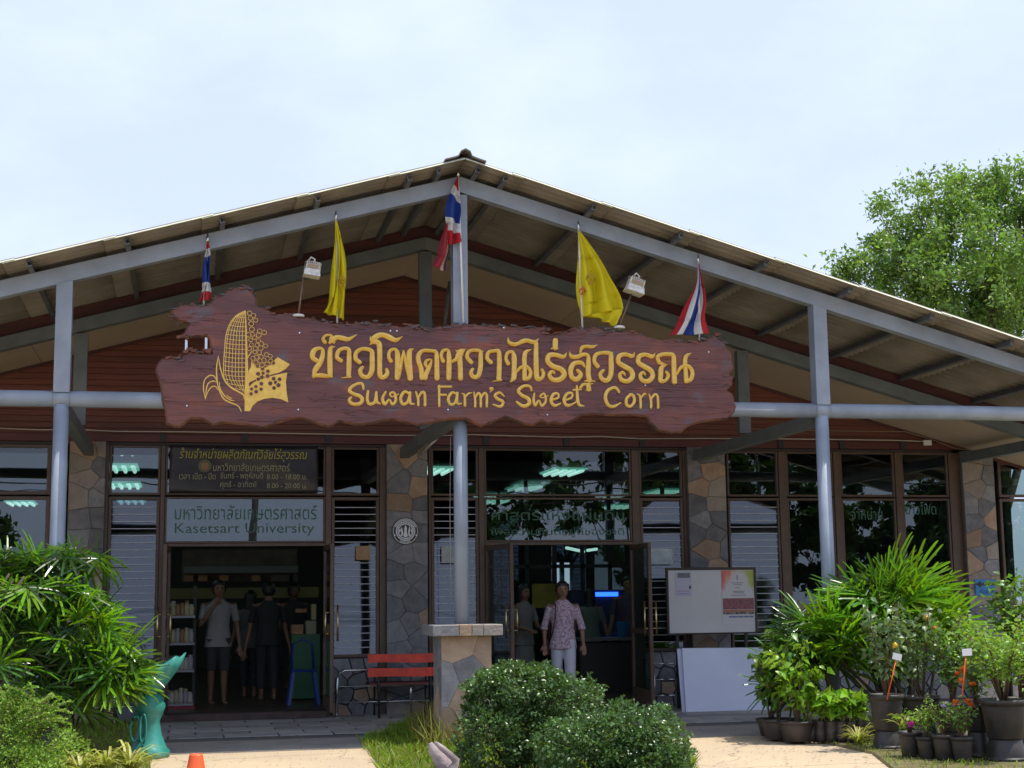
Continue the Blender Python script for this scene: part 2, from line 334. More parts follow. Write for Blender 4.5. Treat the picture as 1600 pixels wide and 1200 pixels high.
for a, b in zip([X0]+XPOST, XPOST+[X1]):
    otube('pipe_beam', [(a+(.0 if a == X0 else .078), YF, PIPE_Z), (b-(.0 if b == X1 else .078), YF, PIPE_Z)], .082, M_STEEL, SHOP, 20)
for x in XPOST: otube('pipe_joint', [(x-.079, YF, PIPE_Z), (x+.079, YF, PIPE_Z)], .085, M_STEEL, SHOP, 20)
# diagonal flat braces by the centre rear post
for a, b in (((615, 448), (675, 505)), ((668, 448), (660, 505))): pass
otube('brace', [P(655, 440, YR+.1), P(676, 512, YR+.1)], .025, M_STEEL_D, SHOP, 6)
otube('brace', [P(703, 440, YR+.4), P(694, 512, YR+.4)], .025, M_STEEL_D, SHOP, 6)
# --- purlins (C channels seen end-on along the eave edge)
pur_px = [(47, 419), (200, 384), (348, 348), (497, 313), (640, 283), (686, 272), (744, 272), (787, 284), (925, 331), (1061, 375), (1194, 419), (1325, 460), (1452, 502), (1577, 545)]
pur_x = [P(x, y, YF-.3).x for x, y in pur_px]
step = 1.03
pur_x = [pur_x[0]-step*k for k in (4, 3, 2, 1)] + pur_x + [pur_x[-1]+step*k for k in (1, 2)]
for x in pur_x:
    if x < X0+.05 or x > X1-.05: continue
    z = zs(x)+.087; s = 1 if x < XC else -1; w = .05; h = .062
    def rot(u, v):
        a = math.atan(SL)*s; return (x+u*cos(a)-v*sin(a), z+u*sin(a)+v*cos(a))
    bm = bmesh.new()
    prism(bm, [rot(*q) for q in ((-w/2, 0), (w/2, 0), (w/2, .012), (-w/2+.012, .012), (-w/2+.012, h-.012), (w/2, h-.012), (w/2, h), (-w/2, h))], YF-.36, 0.4)
    build('purlin', bm, M_PURLIN, SHOP)
# --- corrugated sheets: 5 columns over the porch, lapped up the slope
joint_l = [(20, 409), (175, 372), (328, 337), (475, 304), (623, 269)]; joint_r = [(803, 278), (951, 326), (1086, 370), (1220, 412), (1345, 455)]
YE = YF-.42
jl = [P(x, y, YE).x for x, y in joint_l]; jr = [P(x, y, YE).x for x, y in joint_r]
dl = (jl[-1]-jl[0])/4; dr = (jr[-1]-jr[0])/4
def sheet_mesh(length, yw, seed):
    rnd = random.Random(seed); V = []; nY = 52; xs = (0, length)
    for face, dz in ((0, .009), (1, 0)):
        for x in xs:
            for j in range(nY+1):
                y = yw*j/nY; V.append((x, y, .024*sin(2*pi*y/.146)+dz))
    n = nY+1; Fc = []
    for j in range(nY):
        Fc.append((j, n+j, n+j+1, j+1)); Fc.append((2*n+j, 2*n+j+1, 3*n+j+1, 3*n+j))
        Fc.append((j, j+1, 2*n+j+1, 2*n+j)); Fc.append((n+j, 3*n+j, 3*n+j+1, n+j+1))
    b0 = len(V); V += [(0, 0, .012), (length, 0, .012), (0, -.014, -.002), (length, -.014, -.002), (0, 0, -.004), (length, 0, -.004)]; Fc += [(b0, b0+2, b0+3, b0+1), (b0+2, b0+4, b0+5, b0+3)]
    Fc.append((0, 2*n, 3*n, n)); Fc.append((nY, n+nY, 3*n+nY, 2*n+nY))
    me = bpy.data.meshes.new('roof_sheet'); me.from_pydata(V, [], Fc); me.materials.append(M_SHEET); me.materials.append(mat('sheet_lip_glint', (.62, .64, .50), .6, var=.2, scale=6)); me.polygons.foreach_set('use_smooth', [True]*(4*nY)+[False]*4)  # pale lip added and coloured to read as a sunlit edge line
    for q in (4*nY, 4*nY+1): me.polygons[q].material_index = 1
    return me
ca = cos(math.atan(SL))
YW = 1.0
for side, d, anchor in ((-1, dl, jl[-1]), (1, dr, jr[0])):
    d = abs(d); me = sheet_mesh((d+.14)/ca, YW+.03, 3); x = anchor
    starts = []
    # boundaries moving from anchor toward the eave and toward the ridge
    xb = [anchor+side*d*k for k in range(-1, 12)]
    for k in range(len(xb)-1):
        a, b = xb[k], xb[k+1]          # a nearer the ridge
        if side*(a-XC) < -.2: a = XC+side*.02
        if side*(b-XC) < .1: continue
        if abs(b-XC) > abs((X1 if side > 0 else X0)-XC)+.8: break
        full = abs(b-a)
        for c in range(5):
            o = bpy.data.objects.new('roof_sheet', me); COL.objects.link(o); o.parent = SHOP; o.matrix_parent_inverse = mw(SHOP).inverted()
            lift = .162+(.008 if c % 2 else 0)
            ang = math.atan(SL)
            # local +x runs up the slope from the lower edge b
            lx = b+side*.10; lz = zs(lx)+lift+.0
            o.location = (lx, YE+c*YW-random.uniform(0, .002), lz)
            scale = (full+.12)/(d+.14)
            tilt = ang+.011
            o.rotation_euler = (0, -tilt, 0) if side < 0 else (0, tilt, 0)
            if side < 0: o.scale = (scale, 1, 1)
            else: o.scale = (-scale, 1, 1)
# ridge cap: rounded roll along the ridge
for k in range(6):
    bm = bmesh.new(); y0 = YE-.03+k*.9; y1 = y0+.93
    prof = [(-.22, -.05), (-.12, -.02), (-.07, .0), (-.05, .05), (0, .075), (.05, .05), (.07, .0), (.12, -.02), (.22, -.05)]
    pts = [(XC+a, AZ+.205+b+.004*(k % 2)) for a, b in prof]+[(XC+a, AZ+.205+b-.012+.004*(k % 2)) for a, b in prof[::-1]]
    prism(bm, pts, y0, y1); build('ridge_cap', bm, M_SHEET, SHOP)
# roof over the building behind the porch: corrugated, one mass nobody sees from here
V = []; Fc = []; ny = 240
for s, xe in ((-1, X0-.3), (1, X1+.3)):
    b0 = len(V)
    for x in (XC, xe):
        for j in range(ny+1):
            y = .05+14.2*j/ny; V.append((x, y, zs(x)+.225+.02*sin(2*pi*y/.24)))
    for j in range(ny): Fc.append((b0+j, b0+ny+1+j, b0+ny+2+j, b0+j+1))
o = np_mesh('roof_covering', V, Fc, M_SHEET, SHOP, 'stuff'); 
sm = o.modifiers.new('t', 'SOLIDIFY'); sm.thickness = .01
# maroon closing board over the rear beam, soffit from rear frame to the wall
gable_beam('closing_board', YR+.0, YR+.03, .001, .16, M_MAROON)
sof_px = [P(x, 600, -1).x for x in (233, 430, 760, 1160, 1400)]
def soffit(a, b):
    bm = bmesh.new(); hull8(bm, [(a, YR+.075, zs(a)-.055), (a, 0.3, zs(a)-.055), (a, .3, zs(a)-.04), (a, YR+.075, zs(a)-.04)], [(b, YR+.075, zs(b)-.055), (b, 0.3, zs(b)-.055), (b, .3, zs(b)-.04), (b, YR+.075, zs(b)-.04)])
    build('soffit_panel', bm, M_SOFFIT, SHOP)
edges = [X0, -4.0, -1.9, .25, XC, 4.9, 7.0, 9.2, X1]
for a, b in zip(edges, edges[1:]):
    soffit(a+(.004 if a != XC else 0), b-(.004 if b != XC else 0))
# --- red plank siding of the gable wall
z = ZW+.10; ph = .078
while z < zs(XC)-.08:
    hw = (AZ-.06-(z+ph))/SL; hb = (AZ-.06-z)/SL
    a = max(X0, XC-max(hw, .02)); b = min(X1, XC+max(hw, .02)); a2 = max(X0, XC-hb); b2 = min(X1, XC+hb)
    bm = bmesh.new(); prism(bm, [(a2, z+.0015), (b2, z+.0015), (b, z+ph-.0015), (a, z+ph-.0015)], -.055, 0)
    r = bmesh.ops.bevel(bm, geom=[e for e in bm.edges if abs(e.verts[0].co.y+.055) < 1e-4 and abs(e.verts[1].co.y+.055) < 1e-4], offset=.003, segments=1, affect='EDGES')
    build('siding_plank', bm, M_SIDING, SHOP); z += ph
bm = bmesh.new(); prism(bm, [(X0, ZW), (X1, ZW), (X1, zs(X1)-.06), (XC, AZ-.06), (X0, zs(X0)-.06)], .002, .12); build('gable_wall', bm, M_MAROON, SHOP)
# dark trim along the top edge of the siding
for (a, b) in ((X0, XC), (XC, X1)):
    bm = bmesh.new(); prism(bm, [(a, zs(a)-.10), (b, zs(b)-.10), (b, zs(b)-.057), (a, zs(a)-.057)], -.075, -.057); build('edge_trim', bm, M_MAROON, SHOP)
obox('fascia_board', X0, X1-1.0, -.10, -.0, ZW+.004, ZW+.098, mat('fascia_red', (.10, .022, .018), .5, var=.25, scale=3, stretch=(.2, 1, 1)), SHOP)
for px in (255, 382, 512, 757, 882, 1000, 1215, 1310, 1405): 
    x = PX(px, 690); obox('clip', x-.04, x+.04, -.125, -.102, ZW+.0, ZW+.11, M_BLACK, SHOP)

# --- stone cladding (irregular polygons, recessed joints)
def voronoi(w, h, cell, seed):
    rnd = random.Random(seed); nx = max(1, round(w/cell)); ny = max(1, round(h/cell)); pts = []
    for j in range(ny):
        for i in range(nx):
            off = .5 if (j % 2 and nx > 1) else 0
            pts.append(((i+.5+off*.6+rnd.uniform(-.36, .36))*w/nx, (j+.5+rnd.uniform(-.36, .36))*h/ny))
    cells = []
    for i, (px, py) in enumerate(pts):
        poly = [(0, 0), (w, 0), (w, h), (0, h)]
        for k, (qx, qy) in enumerate(pts):
            if k == i or abs(qx-px) > 3*cell+.4 or abs(qy-py) > 3*cell: continue
            mx_, my_ = (px+qx)/2, (py+qy)/2; nx_, ny_ = qx-px, qy-py; out = []
            for a in range(len(poly)):
                A, B = poly[a], poly[(a+1) % len(poly)]
                da = (A[0]-mx_)*nx_+(A[1]-my_)*ny_; db = (B[0]-mx_)*nx_+(B[1]-my_)*ny_
                if da <= 0: out.append(A)
                if (da < 0 < db) or (db < 0 < da):
                    t = da/(da-db); out.append((A[0]+(B[0]-A[0])*t, A[1]+(B[1]-A[1])*t))
            poly = out
            if len(poly) < 3: break
        if len(poly) >= 3:
            q = []
            for v in poly:
                if not q or math.hypot(v[0]-q[-1][0], v[1]-q[-1][1]) > .012: q.append(v)
            if len(q) > 2 and math.hypot(q[0][0]-q[-1][0], q[0][1]-q[-1][1]) < .012: q.pop()
            if len(q) >= 3: cells.append(q)
    return cells
def stones(parent, O, U, Vv, Nn, w, h, cell, seed, weights=(5, 3, 3, 2), depth=.016, gap=.0012):
    """clad the rectangle O + u*U + v*Vv with stones standing proud along Nn"""
    rnd = random.Random(seed+99); O, U, Vv, Nn = Vector(O), Vector(U), Vector(Vv), Vector(Nn)
    for poly in voronoi(w, h, cell, seed):
        cx = sum(p[0] for p in poly)/len(poly); cy = sum(p[1] for p in poly)/len(poly)
        def ins(p, g):
            dx, dy = cx-p[0], cy-p[1]; L_ = math.hypot(dx, dy) or 1; g = min(g, L_*.5); return (p[0]+dx/L_*g, p[1]+dy/L_*g)
        d = depth*rnd.uniform(.7, 1.25); bm = bmesh.new()
        r0 = [ins(p, gap) for p in poly]; r2 = [ins(p, gap+.007) for p in poly]
        tx, ty = rnd.uniform(-.012, .012), rnd.uniform(-.012, .012)
        def W_(p, n): return O+U*p[0]+Vv*p[1]+Nn*n
        a = [bm.verts.new(W_(p, -.004)) for p in r0]; b = [bm.verts.new(W_(p, d*.7+tx*(p[0]-cx)+ty*(p[1]-cy))) for p in r0]; c = [bm.verts.new(W_(p, d+tx*(p[0]-cx)+ty*(p[1]-cy))) for p in r2]
        n = len(poly)
        for A, B in ((a, b), (b, c)):
            for i in range(n): bm.faces.new((A[i], A[(i+1) % n], B[(i+1) % n], B[i]))
        bm.faces.new(c); bm.faces.new(a[::-1])
        build('stone', bm, rnd.choices(M_ST, weights)[0], parent)
def pillar(px0, px1, pxy, seed, ztop=None, extra=0):
    x0 = PX(px0, pxy, -.12); x1 = PX(px1, pxy, -.12); zt = ztop or ZW+.0
    col = obox('stone_pillar', x0+.012, x1-.012, -.11, .25, 0, zt, M_MORTAR, SHOP)
    stones(col, (x0, -.112, 0), (1, 0, 0), (0, 0, 1), (0, -1, 0), x1-x0, zt, .225, seed, (5, 4, 4, 3), .022)
    return x0, x1
PIL = [pillar(106, 163, 800, 3), pillar(604, 668, 800, 7), pillar(1076, 1135, 800, 13), pillar(1507, 1556, 800, 23, ZW-.02)]

# --- glazing
def frame_bar(bm, x0, x1, z0, z1, y0=-.03, y1=.03): box(bm, x0, x1, y0, y1, z0, z1, 0, .004)
def window(x0, x1, z0, z1, kind='pane', fw=.045, y=0.0):
    bm = bmesh.new()
    for a, b, c, d in ((x0, x0+fw, z0, z1), (x1-fw, x1, z0, z1), (x0+fw, x1-fw, z0, z0+fw), (x0+fw, x1-fw, z1-fw, z1)): frame_bar(bm, a, b, c, d, y-.03, y+.03)
    fr = build('window_frame', bm, M_FRAME, SHOP)
    if kind == 'pane': obox('pane', x0+fw, x1-fw, y-.003, y+.003, z0+fw, z1-fw, M_GLASS, fr)
    else:
        n = int((z1-z0-2*fw)/.088); st = (z1-z0-2*fw)/n
        for k in range(n):
            bm = bmesh.new(); zb = z0+fw+k*st; h = st+.010; tl = .005
            a, b = x0+fw, x1-fw
            hull8(bm, [(a, y-tl, zb), (a, y-tl+.005, zb), (a, y+tl+.005, zb+h), (a, y+tl, zb+h)], [(b, y-tl, zb), (b, y-tl+.005, zb), (b, y+tl+.005, zb+h), (b, y+tl, zb+h)])
            box(bm, a, b, y-tl-.007, y-tl+.004, zb-.008, zb+.001, 1)
            build('louvre_blade', bm, [M_BLADE, M_BEDGE], fr)
    return fr
def xs(*px, y=780): return [PX(p, y) for p in px]
def mull(px0, px1, z0, z1, y=780): 
    a, b = xs(px0, px1, y=y); obox('mullion', a, b, -.045, .04, z0, z1, M_FRAME, SHOP, .004)
HEAD = ZW-.035
obox('window_head', X0, X1-1.2, -.06, .05, HEAD, ZW-.002, mat('dark_head', (.03, .018, .016), .5), SHOP)
ZSEC = PZ(400, 779)       # second row top
# bay 0 (left of the first pillar)
a, b = xs(-150, 78); window(a, b, ZT+.01, HEAD); window(a, b, 1.0, ZT-.01, 'pane'); mull(78, 104, 0, HEAD)
# bay 1
mull(163, 169.5, 0, HEAD); a, b = xs(170, 250); window(a, b, ZT+.01, HEAD, fw=.03); window(a, b, ZSILL, ZT-.012, 'louvre', .04)
mull(250.5, 257.5, 0, HEAD); c, d = xs(258, 508); window(c, d, ZT+.01, HEAD, fw=.025); window(c, d, ZD+.03, ZT-.012, fw=.025)
mull(508.5, 517.5, 0, HEAD); e, f = xs(518, 592); window(e, f, ZT+.01, HEAD, fw=.03); window(e, f, ZSILL, ZT-.012, 'louvre', .04)
mull(592.5, 603, 0, HEAD)
# bay 2
mull(669, 672.5, 0, HEAD); g, h = xs(673, 747); window(g, h, ZT+.01, HEAD, fw=.03); window(g, h, ZSILL, ZT-.012, 'louvre', .04)
mull(747.5, 756, 0, HEAD); i_, j_ = xs(756.5, 986); window(i_, j_, ZT+.01, HEAD, fw=.025); window(i_, j_, ZD+.03, ZT-.012, fw=.025)
mull(986.5, 998, 0, HEAD); k_, l_ = xs(998.5, 1066); window(k_, l_, ZT+.01, HEAD, fw=.03); window(k_, l_, ZSILL, ZT-.012, 'louvre', .04)
mull(1066.5, 1076, 0, HEAD)
# bay 3
m_, n_ = xs(1136, 1216); window(m_, n_, ZT+.01, HEAD, fw=.03); window(m_, n_, ZSILL, ZT-.012, 'louvre', .03)
mull(1216.5, 1228, 0, HEAD)
for p, q in ((1228.5, 1302), (1313, 1398), (1409, 1482)):
    a, b = xs(p, q); window(a, b, ZT+.01, HEAD, fw=.03); window(a, b, ZSILL, ZT-.012, fw=.03)
mull(1302.5, 1312.5, 0, HEAD); mull(1398.5, 1408.5, 0, HEAD); mull(1482.5, 1506, 0, HEAD)
# bay 4
a, b = xs(1560, 1750); window(a, b, ZT+.01, ZW-.16, fw=.04); window(a, b, .8, ZT-.012, fw=.04); obox('low_head', a, b, -.06, .05, ZW-.16, ZW-.10, M_FRAME, SHOP)
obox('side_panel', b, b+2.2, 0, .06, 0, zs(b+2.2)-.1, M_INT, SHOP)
# low stone walls under the windows
for (p, q), s in (((170, 250), 31), ((518, 592), 37), ((673, 747), 41), ((998.5, 1066), 43), ((1136, 1506), 47), ((1560, 1750), 53), ((-150, 104), 59)):
    a, b = xs(p, q); zt = ZSILL-.005 if p not in (-150, 1560) else .79
    lw = obox('low_wall', a+.003, b-.003, -.045, .1, 0, zt, mat('dark_mortar', (.035, .036, .042), .9, var=.3, scale=20), SHOP)
    stones(lw, (a+.01, -.046, 0.0), (1, 0, 0), (0, 0, 1), (0, -1, 0), b-a-.02, zt, .19, s, (3, 5, 2, 1), .012, .012)
# door heads and thresholds
for p, q in ((258, 508), (756.5, 986)):
    a, b = xs(p, q); obox('door_head', a, b, -.045, .04, ZD-.015, ZD+.027, M_FRAME, SHOP, .004)
a, b = xs(263, 506); obox('door_step', a-.02, b+.02, -.42, -.06, .012, .105, mat('brown_step', (.06, .035, .03), .6, var=.3, scale=6), SHOP, .006)
a, b = xs(760, 1010); obox('door_step', a-.02, b-.2, -.42, -.06, .012, .05, mat('brown_step', (.06, .035, .03)), SHOP, .006)
# --- door leaves, opened outwards
def leaf(px_h, ang, w, top, right):
    """hinge at photo column px_h; ang = degrees from the wall plane towards the yard"""
    hx = PX(px_h, 950); piv = thing('door_leaf', None, None, (hx, -.05, 0)); del_keys(piv)
    piv.parent = SHOP; piv.matrix_parent_inverse = mw(SHOP).inverted()
    s = -1 if right else 1
    bm = bmesh.new(); st = .065
    for a, b, c, d in ((0, st, .12, top), (w-st, w, .12, top), (st, w-st, .12, .28), (st, w-st, top-.07, top)):
        xa, xb = sorted((s*a, s*b)); box(bm, xa, xb, -.022, .022, c, d, 0, .004)
    if right: box(bm, -w+st, -st, -.022, .022, 1.0, 1.06, 0)
    build('door_frame', bm, M_FRAME, piv, world=False)
    xa, xb = sorted((s*st, s*(w-st))); obox('door_pane', xa, xb, -.003, .003, .28, top-.07, M_GLASS, piv, world=False)
    for side in (-1, 1):
        x = s*(w-.035); bm = bmesh.new(); tube(bm, [(x, side*.075, .98), (x, side*.075, 1.42)], .013, 8)
        for zz in (1.07, 1.33): tube(bm, [(x, side*.022, zz), (x, side*.075, zz)], .009, 6)
        build('door_handle', bm, mat('brass', (.55, .42, .22), .3, metal=1), piv, world=False)
    piv.rotation_euler = (0, 0, RAD(-ang*s))
    return piv
def del_keys(o):
    for k in ('label', 'category', 'group'):
        if k in o: del o[k]
leaf(263, 92, 1.0, ZD-.02, False); leaf(507, 90, 1.0, ZD-.02, True)
leaf(759, 81, .96, ZD-.02, False); leaf(986, 88, .96, ZD-.02, True)
# --- interior shell
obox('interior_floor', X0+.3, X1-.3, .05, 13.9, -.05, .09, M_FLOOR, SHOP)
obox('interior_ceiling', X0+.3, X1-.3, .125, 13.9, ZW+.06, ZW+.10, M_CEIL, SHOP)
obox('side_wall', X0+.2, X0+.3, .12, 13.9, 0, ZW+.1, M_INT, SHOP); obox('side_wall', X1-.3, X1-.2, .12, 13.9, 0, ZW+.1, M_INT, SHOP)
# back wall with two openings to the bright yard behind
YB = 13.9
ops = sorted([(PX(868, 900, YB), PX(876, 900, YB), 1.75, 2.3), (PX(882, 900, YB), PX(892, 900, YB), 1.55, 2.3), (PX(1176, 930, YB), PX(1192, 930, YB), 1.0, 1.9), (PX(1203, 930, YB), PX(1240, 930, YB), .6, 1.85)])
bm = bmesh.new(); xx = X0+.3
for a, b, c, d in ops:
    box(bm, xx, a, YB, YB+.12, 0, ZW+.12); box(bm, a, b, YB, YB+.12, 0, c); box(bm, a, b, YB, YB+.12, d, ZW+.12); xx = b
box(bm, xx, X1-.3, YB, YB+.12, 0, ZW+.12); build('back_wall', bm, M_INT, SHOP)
# glazed partition deep inside on the right half
YPn = 5.2; bm = bmesh.new(); xa, xb = PX(735, 900, YPn), PX(1080, 900, YPn); zt_, zm_, zb_ = ZW-.02, PZ(850, 885, YPn), PZ(850, 910, YPn)
for x in np.linspace(xa, xb, 9): box(bm, x-.03, x+.03, YPn-.03, YPn+.03, .09, zt_)
box(bm, xa, xb, YPn-.03, YPn+.03, zm_-.03, zm_+.03)
pt = build('partition_frame', bm, M_BLACK, SHOP)
bx = np.linspace(xa, xb, 9)
for a, b in zip(bx, bx[1:]):
    obox('pane', a+.03, b-.03, YPn-.003, YPn+.003, zm_+.03, zt_, M_GLASS, pt)
    obox('pane', a+.03, b-.03, YPn-.003, YPn+.003, .09, zm_-.03, M_GLASS, pt)
# ================================================================ carved wooden sign
YS = YF-.17
out_px = [(259,558),(248,565),(243,577),(248,594),(252,618),(258,647),(259,662),(280,669),(298,655),(315,655),(333,665),(347,661),(389,665),(412,669),(453,656),(471,654),(494,662),(515,668),(530,659),(562,665),(582,662),(612,656),(653,665),(671,662),(700,656),(728,655),(752,667),(775,658),(790,652),(816,662),(834,665),(846,658),(857,663),(866,661),(878,664),(896,658),(910,649),(937,648),(954,650),(984,649),(1012,652),(1015,661),(1028,673),(1048,677),(1066,676),(1075,667),(1087,662),(1116,657),(1137,655),(1147,646),(1151,634),(1144,614),(1137,610),(1145,602),(1147,588),(1141,585),(1147,573),(1142,549),(1131,533),(1119,523),(1100,531),(1072,534),(1050,528),(1031,531),(1000,519),(956,517),(930,511),(906,512),(862,522),(846,518),(858,514),(850,511),(775,508),(728,505),(681,511),(619,509),(587,503),(537,506),(506,501),(488,497),(475,496),(453,491),(447,488),(431,490),(420,483),(402,476),(398,459),(388,450),(369,449),(356,454),(342,463),(328,472),(315,477),(304,474),(282,476),(267,484),(271,495),(280,502),(295,505),(289,517),(284,524),(297,528),(316,527),(322,524),(327,532),(328,541),(331,552),(320,551),(304,549),(288,553),(283,559),(266,557)]
rs = random.Random(4)
outl = []
for i, (x, y) in enumerate(out_px):
    x2, y2 = out_px[(i+1) % len(out_px)]
    k = max(1, int(math.hypot(x2-x, y2-y)/6))
    rough = 1.5 if (y < 560 or x < 262 or x > 1130) else .5
    for j in range(k):
        t = j/k; outl.append((x+(x2-x)*t+(rs.uniform(-rough, rough) if j else 0), y+(y2-y)*t+(rs.uniform(-rough, rough) if j else 0)))
pts = [P(x, y, YS) for x, y in outl]; n = len(pts)
def inset(pts, g):
    o = []
    for i in range(len(pts)):
        a, b, c = pts[i-1], pts[i], pts[(i+1) % len(pts)]; t = (c-a); t.normalize(); o.append(b+Vector((t.z, 0, -t.x))*g)
    return o
area = sum(pts[i].x*pts[(i+1) % n].z-pts[(i+1) % n].x*pts[i].z for i in range(n))
sg = -1 if area > 0 else 1
SIGN = thing('carved_sign', 'large wavy edged wooden slab carved with gold letters and a corn cob', 'sign', (P(700, 580, YS).x, YS+.06, P(700, 580, YS).z))
bm = bmesh.new()
ring = lambda ps, dy: [bm.verts.new((p.x, p.y+dy, p.z)) for p in ps]
r0 = ring(inset(pts, sg*.035), .115); r1 = ring([p+Vector((rs.uniform(-.006, .006), 0, rs.uniform(-.006, .006))) for p in pts], .07); r2 = ring(pts, .018); r3 = ring(inset(pts, sg*.020), 0)
for A, B, mi in ((r0, r1, 1), (r1, r2, 1), (r2, r3, 1)):
    for i in range(n):
        f = bm.faces.new((A[i], A[(i+1) % n], B[(i+1) % n], B[i])); f.material_index = mi
for R_ in (r3, r0):
    es = [bm.edges.get((R_[i], R_[(i+1) % n])) for i in range(n)]
    bmesh.ops.triangle_fill(bm, edges=es, use_beauty=True)
build('sign_board', bm, [M_SIGN, M_SIGN_E], SIGN)
# carved strokes: ridge-shaped ribbons standing in the wood
def ribbon(bm, pts, ox, oy, sc, hgt=.016, k=5, wmul=1.0, round_ends=True, Y=YS, mi=0):
    p = catmull([(a, b, c) for a, b, c in pts], k)
    cs = [P(ox+q[0]*sc, oy+q[1]*sc, Y) for q in p]; ws = [max(.0012, q[2]*sc*wmul/154) for q in p]
    d0 = (cs[0]-cs[1]).normalized(); d1 = (cs[-1]-cs[-2]).normalized()
    if round_ends:
        w0, w1 = ws[0], ws[-1]
        cs = [cs[0]+d0*w0*.95, cs[0]+d0*w0*.7]+cs+[cs[-1]+d1*w1*.7, cs[-1]+d1*w1*.95]; ws = [w0*.15, w0*.72]+ws+[w1*.72, w1*.15]
    rows = []
    for i in range(len(cs)):
        t = cs[min(i+1, len(cs)-1)]-cs[max(i-1, 0)]
        if t.length < 1e-9: t = Vector((1, 0, 0))
        t.normalize(); nn = Vector((-t.z, 0, t.x)); w = ws[i]; h = hgt*min(1, w/.018)
        rows.append([bm.verts.new(cs[i]+nn*(w*u)+Vector((0, dy, 0))) for u, dy in ((-1, .003), (-.86, -h*.55), (0, -h), (.86, -h*.55), (1, .003))])
    for a, b in zip(rows, rows[1:]):
        for j in range(4):
            f = bm.faces.new((a[j], a[j+1], b[j+1], b[j])); f.material_index = mi
A_ = (470, 510, .13125); B_ = (660, 510, .13125); C_ = (850, 510, .15625)
